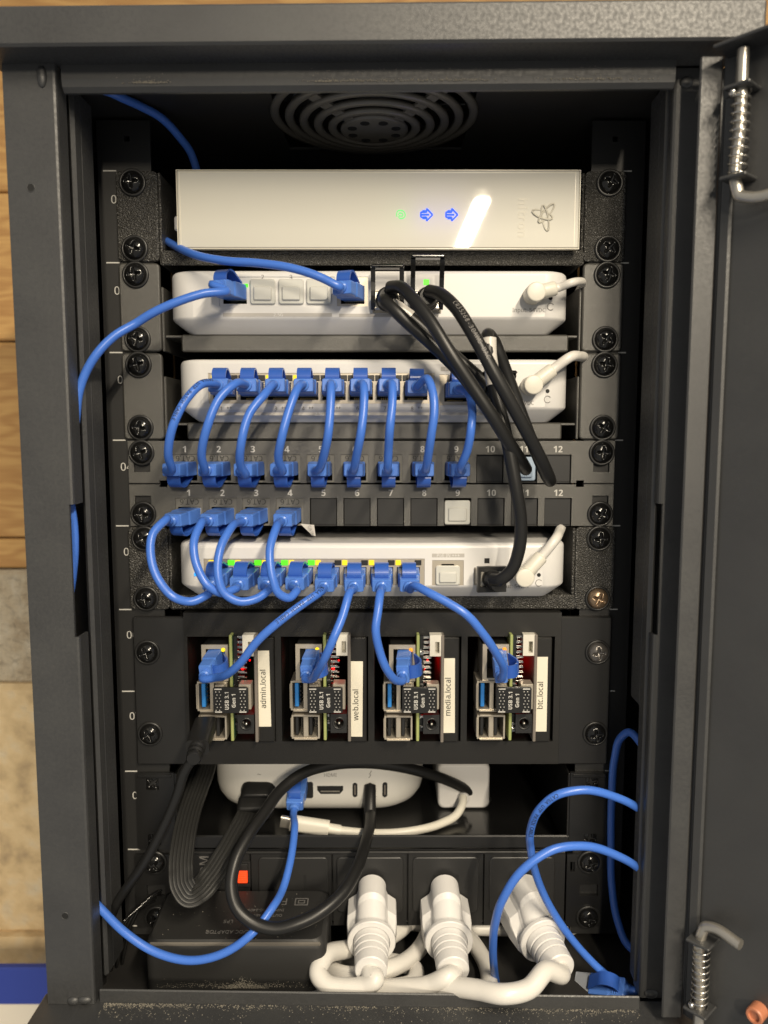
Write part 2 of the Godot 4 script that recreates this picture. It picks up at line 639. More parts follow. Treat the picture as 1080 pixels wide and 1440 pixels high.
func cabinet() -> void:
	var t := thing("equipment_cabinet", "open dark grey steel wall cabinet holding the stacked network gear", "cabinet", v(0, -212, 0))
	var s := sh(t)
	s.box(-153, -151.6, -215, 227, -190, 49)
	part("side_wall", s, M.inner_powder, t)
	s = sh(t)
	s.box(151.6, 153, -215, 227, -190, 49)
	part("side_wall", s, M.inner_powder, t)
	s = sh(t)
	s.box(-151.5, 151.5, -213.9, 227, -191.5, -190)
	part("back_wall", s, M.inner_powder, t)
	s = sh(t)
	s.box(-151.5, 151.5, -215.5, -214.0, -189.5, 51.5)
	part("floor_pan", s, M.inner_powder, t)
	# top: a sheet with a square opening, filled by the pressed fan grille
	s = sh(t)
	s.t = Transform3D(Basis(Vector3.RIGHT, -PI / 2), v(0, 226, 0))
	s.plate(-151.5, 151.5, -56, 189, 0, 1.2, [[-46.0, 49.0, -50.0, 45.0]])
	part("roof", s, M.inner_powder, t)
	fan(t, v(1.5, 226, 2))
	# front frame, turned a little so that its hinge side comes forward
	var turned := Transform3D(Basis(Vector3.UP, -0.02), Vector3.ZERO)
	for side in [-1, 1]:
		s = sh(t)
		var face := PackedVector2Array([Vector2(-153.3, 49), Vector2(-153.3, 60), Vector2(-132.0, 60), Vector2(-131.1, 59.6), Vector2(-130.7, 58.7), Vector2(-130.7, 50), Vector2(-131.9, 50), Vector2(-131.9, 58.4), Vector2(-152, 58.4), Vector2(-152, 49)])
		var short := PackedVector2Array([Vector2(-153.3, 49), Vector2(-153.3, 60), Vector2(-132.8, 60), Vector2(-132.8, 58.4), Vector2(-152, 58.4), Vector2(-152, 49)])
		for k in 3:
			var y0: float = [-201.0, -21.6, 38.8][k]
			var y1: float = [-21.6, 38.8, 224.8][k]
			var outline := PackedVector2Array()
			for p in (short if k == 1 else face):
				outline.append(Vector2(p.x * -side, -p.y + (9.0 if side > 0 else 0.0)))
			s.t = turned * Transform3D(Basis(Vector3(1, 0, 0), Vector3(0, 0, -1), Vector3(0, 1, 0)), Vector3.ZERO)
			s.prism(outline, y0, y1)
		part("front_post", s, M.powder, t)
		s = sh(t)
		s.t = turned
		var xs := [-132.6 * -side, -129.6 * -side]
		xs.sort()
		s.box(xs[0], xs[1], -198, 222, 37, 46, 1.4)
		xs = [-131.0 * -side, -129.8 * -side]
		xs.sort()
		s.box(xs[0], xs[1], -198.0 if side < 0 else -60.0, 222, 24, 37.5, 0.3)
		part("inner_flange", s, M.powder, t)
		# rail with its unit marks
		s = sh(t)
		xs = [-136.0 * -side, -109.5 * -side]
		xs.sort()
		s.plate(xs[0], xs[1], -205, 224, -1.5, 0, [[side * 121.0 - 1.3, side * 121.0 + 1.3, 214.0, 216.6]])
		xs = [-136.0 * -side, -134.6 * -side]
		xs.sort()
		s.box(xs[0], xs[1], -205, 224, -26, -1.6)
		var rail := part("mounting_rail", s, M.rail, t)
		for u in 10:
			s = sh(t)
			xs = [-133.4 * -side, -126.8 * -side] if side < 0 else [125.5, 129.6]
			xs.sort()
			s.box(xs[0], xs[1], 200 - 44.45 * u - 0.32, 200 - 44.45 * u + 0.32, 0, 0.15)
			part("unit_mark", s, M.print_white, rail)
			if u < 9 and side < 0:
				piece("unit_number", text_mesh("0%d" % (u + 1), 4.0), M.print_white, rail, Transform3D(Basis.IDENTITY, v(-127.0, 200 - 44.45 * u - 13.6, 0.05) - base_of[t]))
	# small holes and a weld bead on the left post
	for p in [v(-143.4, 174.6, 60.0), v(-143.1, -156.2, 60.0)]:
		s = sh(t)
		s.t = turned * Transform3D(Basis.IDENTITY, v(p.x, p.y, 60.0))
		s.lathe([[1.9, -0.3], [1.9, 0.12], [1.55, 0.16], [1.5, -0.2]], 20)
		var ring := part("rivet_hole", s, M.powder, t)
		s = sh(t)
		s.t = turned * Transform3D(Basis.IDENTITY, v(p.x, p.y, 60.0))
		s.lathe([[1.55, -0.2], [1.55, 0.06]], 20)
		part("hole", s, M.matt_black, ring)
	for p in [[-136.5, 219.5, 2.2, 4.6], [136.0, 219.0, 3.0, 2.5], [-141.0, -199.2, 3.0, 2.2], [-135.5, -198.7, 3.6, 2.0], [136.0, -198.7, 3.4, 2.4]]:
		s = sh(t)
		s.t = turned * Transform3D(Basis.from_scale(Vector3(p[2], p[3], 1.6)), v(p[0], p[1], 60.0 if p[0] < 0 else 51.0))
		s.ball(Vector3.ZERO, 1.0, 8)
		part("weld_bead", s, M.powder, t)
	# lips between the posts, and the caps that stand proud of them
	s = sh(t)
	var lip := PackedVector2Array([Vector2(57, 226), Vector2(58.6, 226), Vector2(58.6, 219.0), Vector2(57.9, 216.2), Vector2(56.2, 214.4), Vector2(54.5, 214.4), Vector2(56.6, 216.8), Vector2(57.0, 219.0)])
	s.t = turned * Transform3D(Basis(Vector3(0, 0, 1), Vector3(0, 1, 0), Vector3(-1, 0, 0)), Vector3.ZERO)
	s.prism(lip, -128.8, 128.9)
	part("top_lip", s, M.powder, t)
	s = sh(t)
	s.t = turned
	s.box(-129.4, 128.6, -203, -194.9, 56.9, 58.2, 0.5)
	part("bottom_lip", s, M.powder, t)
	s = sh(t)
	s.t = turned
	s.box(-158, 158, 224.8, 240.2, 52, 75, 1.0)
	s.box(-156, 156, 236.6, 238.6, -191, 49.0, 0.4)
	part("top_cap", s, M.powder, t)
	s = sh(t)
	s.t = turned
	s.box(-158, 158, -216, -201.2, 52, 77, 1.0)
	var base := part("base_cap", s, M.powder, t)
	# dust lying on the base
	var rng := RandomNumberGenerator.new()
	rng.seed = 11
	s = sh(t)
	for i in 1500:
		var x := rng.randf_range(-128, 126)
		var q := rng.randf()
		if q < 0.25:
			x = -128.0 + absf(rng.randfn(0.0, 22.0))
		elif q < 0.55:
			x = rng.randfn([-96.0, -60.0, -8.0, 40.0, 88.0, 112.0][i % 6], 9.0)
		var z := 58.8 + absf(rng.randfn(0.0, 1.0 + 0.9 * absf(sin(x * 0.13)))) + (rng.randf_range(0.0, 9.0) if rng.randf() < 0.22 else 0.0)
		z += 0.02 * x
		var r := rng.randf_range(0.05, 0.17) * (1.6 if rng.randf() < 0.08 else 1.0)
		s.box(x - r, x + r * 1.4, -201.5, -201.15 + r * 0.7, z - r, z + r)
	var dust := part("dust", s, M.dust, base)
	dust.set_meta("kind", "stuff")
	s = sh(t)
	s.t = turned
	for i in 700:
		var at: float = [-92.0, -15.0, 8.0, 38.0, 95.0][i % 5]
		var x := rng.randfn(at, [5.0, 6.0, 10.0, 8.0, 9.0][i % 5])
		var y := 217.2 + absf(rng.randfn(0.0, 0.5)) + (rng.randf_range(0.0, 5.0) if rng.randf() < 0.12 else 0.0)
		var r := rng.randf_range(0.05, 0.14)
		s.box(x - r * 1.6, x + r * 1.6, y - r, y + r, 58.0, 58.62 + r * 0.4)
	dust = part("dust", s, M.dust, t)
	dust.set_meta("kind", "stuff")
	door(t)


func fan(t: Node3D, c: Vector3) -> void:
	var s := sh(t)
	for k in 5:
		var r: float = [48.5, 41.5, 34.5, 27.5, 20.5][k]
		var drop := 7.5 * (1.0 - pow(r / 50.0, 2.0))
		var line := []
		for i in 73:
			var a := TAU * i / 72.0
			line.append(c + v(cos(a) * r, -drop, sin(a) * r))
		var prof := PackedVector2Array([Vector2(2.1, -0.9), Vector2(2.1, 0.5), Vector2(1.2, 1.3), Vector2(-1.2, 1.3), Vector2(-2.1, 0.5), Vector2(-2.1, -0.9)])
		s.sweep(line, prof, Vector3.DOWN, 1, true)
	for k in 4:
		var a := PI / 4 + k * PI / 2
		var line := []
		for i in 7:
			var r := 14.0 + 35.0 * i / 6.0
			line.append(c + v(cos(a) * r, -7.5 * (1.0 - pow(r / 50.0, 2.0)) + 0.3, sin(a) * r))
		s.sweep(line, PackedVector2Array([Vector2(3, -0.6), Vector2(3, 0.6), Vector2(-3, 0.6), Vector2(-3, -0.6)]), Vector3.DOWN, -1, true)
	# middle disc with its ring of small holes
	s.t = Transform3D(Basis(Vector3.RIGHT, PI / 2), c + v(0, -7.2, 0))
	s.lathe([[16.5, -0.8], [16.5, 0.5], [15.5, 0.9], [0.01, 1.3]], 32)
	var grille := part("fan_grille", s, M.fan_metal, t)
	s = sh(t)
	for k in 8:
		var a := TAU * (k + 0.5) / 8.0
		s.t = Transform3D(Basis(Vector3.RIGHT, PI / 2), c + v(cos(a) * 11.5, -7.2, sin(a) * 11.5))
		s.lathe([[2.3, 0.3], [2.3, 1.2]], 14)
	part("grille_hole", s, M.matt_black, grille)
	s = sh(t)
	s.t = Transform3D(Basis(Vector3.RIGHT, PI / 2), c + v(0, 4.0, 0))
	for k in 7:
		var a := TAU * k / 7.0
		s.t = Transform3D(Basis(Vector3.UP, a) * Basis(Vector3.RIGHT, 0.5), c + v(0, 6.0, 0))
		s.box(15, 44, -0.5, 0.5, -9, 9, 0.3)
	s.t = Transform3D(Basis(Vector3.RIGHT, PI / 2), c + v(0, 6.0, 0))
	s.lathe([[18.0, -6.0], [18.0, 5.0], [16.0, 6.0]], 28)
	part("fan_rotor", s, M.satin_black, t)


func door(t: Node3D) -> void:
	# built closed-to-open: local x runs from the hinge to the free edge, local z points to the door's inner side
	var swing := deg_to_rad(42.0)
	var open := Transform3D(Basis(Vector3(sin(swing), 0, cos(swing)), Vector3.UP, Vector3(-cos(swing), 0, sin(swing))), v(143.6, 0, 70.4))
	var s := sh(t)
	s.t = open
	s.box(0, 290, -196, 222, -1.4, 0, 0.5)
	var d := part("door", s, M.powder, t, "open cabinet door swung out to the right")
	s = sh(t)
	s.box(134.0, 143.2, -197.5, 222.0, 69.6, 71.0, 0.6)
	part("hinge_flange", s, M.powder, d)
	s = sh(t)
	s.t = open
	s.box(1.2, 288, 220.4, 221.8, 0.1, 13.0, 0.4)
	part("top_flange", s, M.powder, d)
	s = sh(t)
	s.t = open
	s.box(1.4, 6.5, -195, 205, 0.05, 2.0, 0.9)
	part("door_stiffener", s, M.powder, d)
	# sprung hinge pins with bent handles
	for k in 2:
		var up := 1.0 if k == 0 else -1.0
		var yc: float = 162.7 if k == 0 else -143.0
		var end_y: float = 219.0 if k == 0 else -206.0
		var px := 10.5
		var pz := 6.5
		var line := [v(px, end_y, pz), v(px, (end_y + yc) / 2.0, pz), v(px, yc + up * 4.0, pz), v(px + 1.0, yc + up * 1.3, pz), v(px + 3.6, yc, pz), v(px + (32.0 if k == 0 else 17.0), yc + (3.0 if k == 0 else -0.5), pz + 1.5)]
		s = sh(t)
		s.t = open
		s.tube(Shape.curve(line, 8), 2.3, 16)
		var pin := part("hinge_pin", s, M.dull_steel, d)
		var y0 := yc + up * 9.0
		var y1: float = 203.5 if k == 0 else -181.9
		var coil := []
		var turns := 10
		for i in turns * 14 + 1:
			var a := TAU * i / 14.0
			coil.append(v(px + cos(a) * 3.5, lerpf(y0, y1, float(i) / (turns * 14)), pz + sin(a) * 3.5))
		s = sh(t)
		s.t = open
		s.tube(coil, 0.42, 6)
		part("spring", s, M.steel, pin)
		for y in [y0 - up * 1.0, y1 + up * 1.2]:
			s = sh(t)
			s.t = open
			s.box(px - 5.2, px + 5.2, y - 0.7, y + 0.7, 0.2, 11.5, 0.4)
			part("pin_bracket", s, M.powder, pin)
		s = sh(t)
		s.t = open
		s.ball(v(px - 2.0, y1 - up * 0.8, pz + 3.2), 1.5, 8)
		part("pin_stop", s, M.steel, pin)
	s = sh(t)
	s.t = open * Transform3D(Basis.IDENTITY, v(33.5, -173.5, 0.0))
	s.lathe_hard([[3.6, -0.2], [3.6, 5.4], [3.2, 6.0], [2.4, 6.0], [2.2, 4.8], [0.01, 4.7]], 24)
	part("copper_stud", s, M.copper, d)


func text_mesh(words: String, h: float) -> TextMesh:
	var tm := TextMesh.new()
	tm.text = words
	var f := SystemFont.new()
	f.font_names = PackedStringArray(["Droid Sans"])
	tm.font = f
	tm.font_size = 24
	tm.pixel_size = h * MM / (0.714 * 24.0)
	tm.depth = 0.00012
	return tm


# ---------------------------------------------------------------- rack hardware

var screw_meshes := []
const HOLES := [6.35, 38.1]


func make_screw() -> Array:
	# domed cross-head screw: a polar height field, then its washer
	var s := Shape.new()
	s.smooth(1)
	var rows := 16
	var seg := 56
	var depth := func(x: float, y: float) -> float:
		var r := sqrt(x * x + y * y)
		var dome := 3.1 * sqrt(maxf(0.0, 1.0 - pow(r / 5.35, 2.6)))
		var arm := minf(maxf(absf(x), 0.0) if absf(y) > absf(x) else 99.0, absf(y) if absf(x) >= absf(y) else 99.0)
		var w := 0.85 - 0.12 * r
		var cut := smoothstep(w + 0.28, w - 0.18, arm) * smoothstep(3.5, 2.9, r)
		return dome - cut * (2.3 - 0.35 * r)
	for k in rows:
		for i in seg:
			var q := []
			for c in [[k, i], [k + 1, i], [k + 1, i + 1], [k, i + 1]]:
				var r: float = 5.35 * pow(float(c[0]) / rows, 0.85)
				var a: float = TAU * (c[1] % seg) / seg
				var x := cos(a) * r
				var y := sin(a) * r
				q.append(Vector3(x, y, 0.9 + depth.call(x, y)))
			s.quad(q[0], q[1], q[2], q[3])
	s.lathe([[5.35, 0.0], [5.35, 0.95]], 40, 2, false)
	var w := Shape.new()
	w.lathe([[6.7, -0.1], [6.7, 0.5], [6.45, 0.9], [5.6, 1.05], [5.3, 0.6]], 40, 1, false)
	return [s.done(), w.done()]


func screw(t: Node3D, x: float, y: float, z: float, m: Material = null, label := "") -> void:
	var n := put("screw", screw_meshes[0], m if m else M.gloss_black, t, v(x, y, z + 0.1), Basis(Vector3.BACK, x * 0.37 + y * 0.21), label)
	piece("washer", screw_meshes[1], M.satin_black, n)


func shelf(label: String, u: int, lip: Array, coat: Material, full: bool, bronze := false) -> Node3D:
	var top := 200.0 - 44.45 * u
	var t := thing("rack_shelf", label, "rack shelf", v(0, lip[2], 0), "rack shelves")
	var s := sh(t)
	for side in [-1.0, 1.0]:
		s = sh(t)
		s.t = Transform3D(Basis.IDENTITY, v(side * 116.6, top - 22.3, 0))
		s.pad(0, 0, 20.6, 43.6, 2.2, 0.0, 2.0, 0.8)
		part("ear", s, coat, t)
	for side in [-1.0, 1.0]:
		s = sh(t)
		var a: float = side * 106.2
		var b: float = side * 104.9
		var y_low: float = lip[2] + 0.2
		s.box(minf(a, b), maxf(a, b), y_low, top - (1.0 if full else 12.0), -118, 0.9, 0.4)
		part("side_plate", s, coat, t)
	s = sh(t)
	s.box(-104.8, 104.8, lip[3] - 1.4, lip[3] - 0.1, -118, -0.3, 0.3)
	part("shelf_plate", s, coat, t)
	s = sh(t)
	s.box(lip[0], lip[1], lip[2], lip[3], -0.2, 1.6, 0.75)
	part("front_lip", s, coat, t)
	for h in HOLES:
		for side in [-1, 1]:
			var special: bool = bronze and side > 0 and h > 20.0
			screw(t, side * 118.25, top - h, 2.0, M.bronze if special else null, "bronze coloured screw" if special else "")
	return t


func shelves() -> void:
	shelf("black crinkle-coated shelf carrying the cream modem, topmost of the rack", 0, [-105.6, 106.8, 154.2, 161.3], M.wrinkle, true)
	shelf("black rack shelf under the white gateway with translucent port covers", 1, [-96.4, 99.9, 111.3, 119.9], M.panel, false)
	shelf("black rack shelf between the upper white switch and the numbered panels", 2, [-94.7, 97.5, 66.9, 75.6], M.panel, false)
	shelf("black crinkle-coated shelf under the lower white switch, with one bronze screw", 4, [-105.8, 107.0, -22.0, -14.4], M.wrinkle, true, true)


# ---------------------------------------------------------------- the cream modem on top

func modem() -> void:
	var t := thing("modem", "cream glossy-fronted modem with blue arrow lights lying on the topmost shelf", "modem", v(3, 160, -50))
	var s := sh(t)
	s.box(-93.5, 101.0, 161.5, 196.8, -110, 6.4, 1.5)
	part("housing", s, M.white, t)
	s = sh(t)
	s.box(-94.8, 102.0, 160.9, 197.6, 6.5, 8.2, 0.5)
	part("front_glass", s, M.cream, t)
	s = sh(t)
	s.plate(-95.2, 102.4, 160.5, 198.0, 5.2, 8.0, [[-94.9, 102.1, 160.8, 197.7]])
	s.box(99.6, 100.0, 161.6, 197.0, 8.15, 8.3)
	s.box(-93.6, -93.3, 161.6, 197.0, 8.15, 8.3)
	s.box(-93.2, 99.5, 196.6, 196.85, 8.15, 8.3)
	part("glass_edge", s, M.cream_edge, t)
	# lights
	var y: float = 176.8
	write(t, "@", 4.2, v(14.8, y, 8.25), M.icon_green, -PI / 2, "status_light")
	write(t, "@", 4.2, v(50.8, y, 8.25), M.cream_edge, -PI / 2, "status_light")
	for px in [27.0, 39.3]:
		s = sh(t)
		var pts := PackedVector2Array([Vector2(-2.6, -1.2), Vector2(0.2, -1.2), Vector2(0.2, -2.9), Vector2(3.1, 0), Vector2(0.2, 2.9), Vector2(0.2, 1.2), Vector2(-2.6, 1.2)])
		for i in pts.size():
			var a := pts[i]
			var b := pts[(i + 1) % pts.size()]
			s.tube([v(px + a.x, y + a.y, 8.2), v(px + b.x, y + b.y, 8.2)], 0.42, 6)
		s.tube([v(px - 3.0, y, 8.2), v(px + 1.4, y, 8.2)], 0.45, 6)
		s.tube([v(px - 1.9, y + 1.9, 8.2), v(px - 0.2, y + 1.9, 8.2)], 0.28, 6)
		s.tube([v(px - 1.9, y - 1.9, 8.2), v(px - 0.2, y - 1.9, 8.2)], 0.28, 6)
		part("arrow_light", s, M.icon_blue, t)
	for g in [[14.8, Color(0.2, 1.0, 0.35), 0.000006], [27.0, Color(0.05, 0.2, 1.0), 0.000022], [39.3, Color(0.05, 0.2, 1.0), 0.000022]]:
		var li := OmniLight3D.new()
		li.name = "icon_light"
		li.light_color = g[1]
		li.light_energy = g[2]
		li.light_size = 0.002
		li.shadow_enabled = true
		li.position = (v(g[0], y, 13.0) - base_of[t]) * MM
		t.add_child(li, true)
	# raised lettering and emblem in the glass's own colour
	write(t, "hitron", 4.6, v(74.2, 175.5, 8.25), M.cream_mark, -PI / 2, "raised_lettering", Basis.IDENTITY, true)
	s = sh(t)
	var e := v(85.0, 176.5, 8.2)
	for k in 3:
		var line := []
		for i in 15:
			var a := TAU * i / 14.0
			var p := Vector2(cos(a) * 2.1, sin(a) * 7.2 - 1.6).rotated(k * TAU / 3.0 + 0.25)
			line.append(e + v(p.x * 0.72, p.y * 0.86, 0.25 * sin(a * 1.5)))
		s.tube(line, 0.5, 6)
	part("raised_emblem", s, M.cream_mark, t)
	s = sh(t)
	s.box(-98.6, -93.6, 171.0, 178.2, -6, 1, 0.8)
	part("side_connector", s, M.white, t)


# ---------------------------------------------------------------- three white units

func device_body(t: Node3D, x0: float, x1: float, y0: float, y1: float, zf: float, depth: float, holes: Array) -> void:
	var s := sh(t)
	var h := y1 - y0
	var r := 13.0
	var layers := [[0.0, 9.0], [0.5, 8.2], [6.0, 1.1], [6.8, 0.35], [7.6, 0.0], [h - 2.4, 0.0], [h - 1.2, 0.35], [h - 0.35, 1.2], [h, 2.6]]
	var rings := []
	for l in layers:
		var i: float = l[1]
		var rr := maxf(r - i, 2.0)
		var ring := []
		var cx := [x1 - i - rr, x1 - i - rr, x0 + i + rr, x0 + i + rr]
		var cz := [zf - i - rr, zf - depth + i + rr, zf - depth + i + rr, zf - i - rr]
		for k in 4:
			for n in 9:
				var a := PI / 2 - (k + n / 8.0) * PI / 2
				ring.append(v(cx[k] + cos(a) * rr, y0 + l[0], cz[k] + sin(a) * rr))
		ring.reverse()
		rings.append(ring)
	var n2: int = rings[0].size()
	s.smooth(1)
	for k in rings.size() - 1:
		for i in n2:
			var j := (i + 1) % n2
			var a: Vector3 = rings[k][i]
			var b: Vector3 = rings[k][j]
			if k == 4 and absf(a.z - zf) < 0.01 and absf(b.z - zf) < 0.01:
				continue
			s.quad_from(a, b, rings[k + 1][j], rings[k + 1][i], v((x0 + x1) / 2, a.y, zf - depth / 2))
	s.smooth(-1)
	for e in [0, rings.size() - 1]:
		var m := v((x0 + x1) / 2, rings[e][0].y, zf - depth / 2)
		for i in n2:
			s.tri_from(m, rings[e][i], rings[e][(i + 1) % n2], v(m.x, (y0 + y1) / 2, m.z))
	s.plate(x0 + r, x1 - r, y0 + 7.6, y1 - 2.4, zf - 1.6, zf, holes)
	part("housing", s, M.white, t)


# a metal-framed row of network sockets behind an opening of the housing
func port_row(t: Node3D, hole: Array, centres: Array, cy: float, zf: float, frame: Material) -> void:
	var s := sh(t)
	var cut := []
	for c in centres:
		cut.append([c - 5.85, c + 5.85, cy - 5.6, cy + 3.2])
		cut.append([c - 3.2, c + 3.2, cy + 3.2, cy + 5.4])
	s.plate(hole[0] + 0.05, hole[1] - 0.05, hole[2] + 0.05, hole[3] - 0.05, zf - 2.0, zf - 0.4, cut)
	var row := part("port_frame", s, frame, t)
	for c in centres:
		s = sh(t)
		s.box(c - 6.4, c + 6.4, cy - 6.2, cy + 6.0, zf - 16.5, zf - 15.0)
		s.box(c - 6.4, c - 5.9, cy - 6.2, cy + 6.0, zf - 15.0, zf - 2.1)
		s.box(c + 5.9, c + 6.4, cy - 6.2, cy + 6.0, zf - 15.0, zf - 2.1)
		s.box(c - 5.9, c + 5.9, cy + 5.5, cy + 6.0, zf - 15.0, zf - 2.1)
		s.box(c - 5.9, c + 5.9, cy - 6.2, cy - 5.7, zf - 15.0, zf - 2.1)
		var p := part("port", s, M.satin_black, t)
		s = sh(t)
		for k in 8:
			s.box(c - 3.7 + k * 1.02, c - 3.3 + k * 1.02, cy - 5.2, cy - 4.6, zf - 14.0, zf - 5.0)
		part("contact", s, M.gold, p)


func led(t: Node3D, x: float, y: float, z: float, w: float, h: float, m: Material, called := "led_light") -> void:
	var s := sh(t)
	s.box(x - w / 2, x + w / 2, y - h / 2, y + h / 2, z - 1.2, z + 0.15, 0.15)
	part(called, s, m, t)


func dust_cap(t: Node3D, x: float, y: float, z: float, w: float, h: float, m: Material, label := "") -> void:
	var s := sh(t)
	s.t = Transform3D(Basis.IDENTITY, v(x, y, z))
	s.pad(0, 0, w, h, 1.2, -1.0, 0.9, 0.5)
	s.pad(0, -h * 0.08, w * 0.72, h * 0.56, 0.8, 0.85, 1.9, 0.6)
	part("port_cover", s, m, t, label)


func power_jack_print(t: Node3D, x: float, y: float, zf: float, words: String, lift := 0.0) -> void:
	write(t, words, 2.0, v(x - 3.6 - lift * 0.4, y - 8.2 + lift, zf + 0.05), M.print_grey)
	var s := sh(t)
	s.t = Transform3D(Basis.IDENTITY, v(x + 7.0, y - 2.4 + lift, zf - 0.4))
	s.lathe([[1.0, -0.4], [1.0, 0.5]], 14)
	part("reset_hole", s, M.matt_black, t)
	s = sh(t)
	var line := []
	for i in 11:
		var a := 0.6 + 5.0 * i / 10.0
		line.append(v(x + 7.1 + cos(a) * 1.7, y - 6.5 + lift + sin(a) * 1.7, zf + 0.02))
	s.tube(line, 0.16, 5)
	part("reset_symbol", s, M.print_grey, t)


func cage(t: Node3D, x0: float, x1: float, y0: float, y1: float, zf: float) -> void:
	var s := sh(t)
	s.plate(x0, x1, y0, y1, zf - 3.0, zf + 0.35, [[x0 + 0.7, x1 - 0.7, y0 + 1.0, y1 - 0.7]])
	s.box(x0 + 0.5, x1 - 0.5, y0 + 0.5, y1 - 0.5, zf - 20.0, zf - 18.5)
	part("uplink_cage", s, M.port_metal, t)


func white_units() -> void:
	# gateway with four covered sockets
	var zf := 10.0
	var t := thing("network_gateway", "white rounded network gateway with three covered ports, below the modem", "gateway", v(0, 119.9, -50))
	device_body(t, -101.0, 98.8, 120.0, 150.0, zf, 115.0, [[-75.0, -18.0, 132.6, 146.8], [-17.0, -1.6, 132.6, 146.8], [0.6, 15.0, 129.3, 140.2], [19.6, 34.4, 129.3, 140.2]])
	port_row(t, [-75.0, -18.0, 132.6, 146.8], [-67.3], 139.4, zf, M.white)
	port_row(t, [-17.0, -1.6, 132.6, 146.8], [-9.2], 139.4, zf, M.port_metal)
	for x in [-53.4, -39.4, -25.7]:
		dust_cap(t, x, 139.6, zf, 12.4, 12.2, M.dust_cap)
	write(t, "2", 2.2, v(-53.4, 148.0 - 1.4, zf + 0.05), M.print_grey, 0.0, "port_number")
	write(t, "3", 2.2, v(-39.4, 148.0 - 1.4, zf + 0.05), M.print_grey, 0.0, "port_number")
	var s := sh(t)
	s.box(-73.3, -19.5, 127.6, 129.3, zf - 0.1, zf + 0.08)
	s.box(-16.0, 33.0, 127.5, 129.0, zf - 0.1, zf + 0.08)
	part("label_bar", s, M.bar_grey, t)
	write(t, "2.5G", 1.3, v(-46.0, 128.45, zf + 0.1), M.white)
	cage(t, 0.7, 14.9, 129.4, 140.1, zf)
	cage(t, 19.7, 34.3, 129.4, 140.1, zf)
	led(t, 27.1, 144.2, zf, 2.7, 2.7, M.led_green)
	led(t, -61.6, 142.6, zf, 1.8, 1.6, M.led_green)
	power_jack_print(t, 81.5, 139.0, zf, "Input: 54VDC")
	# upper switch
	t = thing("network_switch", "white switch with nine blue cables plugged in, above the numbered panels", "network switch", v(0, 75.7, -50), "white network switches")
	device_body(t, -97.8, 99.8, 75.8, 106.9, zf, 115.0, [[-81.4, 31.4, 85.0, 100.1], [34.0, 51.0, 84.2, 99.4], [54.4, 69.0, 85.5, 97.5]])
	var cs := []
	for i in 8:
		cs.append(-73.3 + 13.64 * i)
	port_row(t, [-81.4, 31.4, 85.0, 100.1], cs, 92.4, zf, M.port_metal)
	port_row(t, [34.0, 51.0, 84.2, 99.4], [42.3], 91.6, zf, M.port_metal)
	for i in 8:
		led(t, cs[i] - 5.4, 97.6, zf - 0.1, 2.5, 2.9, M.led_yellow if [0, 2, 3].has(i) else M.satin_black)
		led(t, cs[i] + 4.9, 97.6, zf - 0.1, 3.4, 2.9, M.satin_black)
		write(t, "%d" % (i + 1), 1.9, v(cs[i] - 1.8, 82.6, zf + 0.05), M.print_dim, 0.0, "port_number")
		write(t, "++", 1.7, v(cs[i] + 2.2, 83.0, zf + 0.05), M.print_dim, 0.0, "port_mark")
	s = sh(t)
	s.box(-80.0, 29.0, 78.6 + 0.6, 80.6, zf - 0.1, zf + 0.08)
	s.box(35.0, 66.0, 78.6 + 0.6, 80.6, zf - 0.1, zf + 0.08)
	s.box(34.5, 51.0, 101.0, 103.2, zf - 0.1, zf + 0.08)
	part("label_bar", s, M.bar_grey, t)
	write(t, "2.5G", 1.3, v(-26.0, 79.9, zf + 0.1), M.white)
	write(t, "PoE IN +++", 1.4, v(42.6, 102.1, zf + 0.1), M.white)
	cage(t, 54.5, 68.9, 85.6, 97.4, zf)
	power_jack_print(t, 81.0, 93.6, zf, "54VDC")
	# lower switch
	zf = 13.0
	t = thing("network_switch", "lower white switch with yellow and green port lights, above the small boards", "network switch", v(0, -14.2, -50), "white network switches")
	device_body(t, -99.6, 100.0, -14.3, 14.8, zf, 118.0, [[-85.2, 26.9, -8.8 + 1.2, 7.0], [30.7, 46.8, -7.6, 6.2], [52.0, 66.4, -6.7, 2.4]])
	cs = []
	for i in 8:
		cs.append(-76.2 + 13.55 * i)
	port_row(t, [-85.2, 26.9, -7.6, 7.0], cs, -0.6, zf, M.port_metal)
	port_row(t, [30.7, 46.8, -7.6, 6.2], [38.7], -1.2, zf, M.port_metal)
	for i in 8:
		led(t, cs[i] - 5.2, 4.9, zf - 0.1, 2.6, 2.6, M.led_yellow)
		led(t, cs[i] + 4.9, 4.9, zf - 0.1, 3.4, 2.6, M.led_green if i < 4 else M.satin_black)
	dust_cap(t, 38.7, -1.6, zf - 0.1, 12.4, 10.0, M.dust_cap)
	s = sh(t)
	s.box(30.6, 47.0, 7.7, 9.6, zf - 0.1, zf + 0.08)
	part("label_bar", s, M.bar_grey, t)
	write(t, "PoE IN +++", 1.3, v(38.8, 8.65, zf + 0.1), M.white)
	s = sh(t)
	s.box(57.2, 59.8, 4.6, 7.2, zf - 0.5, zf + 0.06)
	part("status_window", s, M.matt_black, t)
	cage(t, 52.1, 66.3, -6.6, 2.3, zf)
	led(t, -89.3, -1.1, zf, 1.7, 1.7, M.led_blue)
	power_jack_print(t, 78.0, -3.8, zf, "Input: 54VDC", 4.8)


# ---------------------------------------------------------------- patch panels

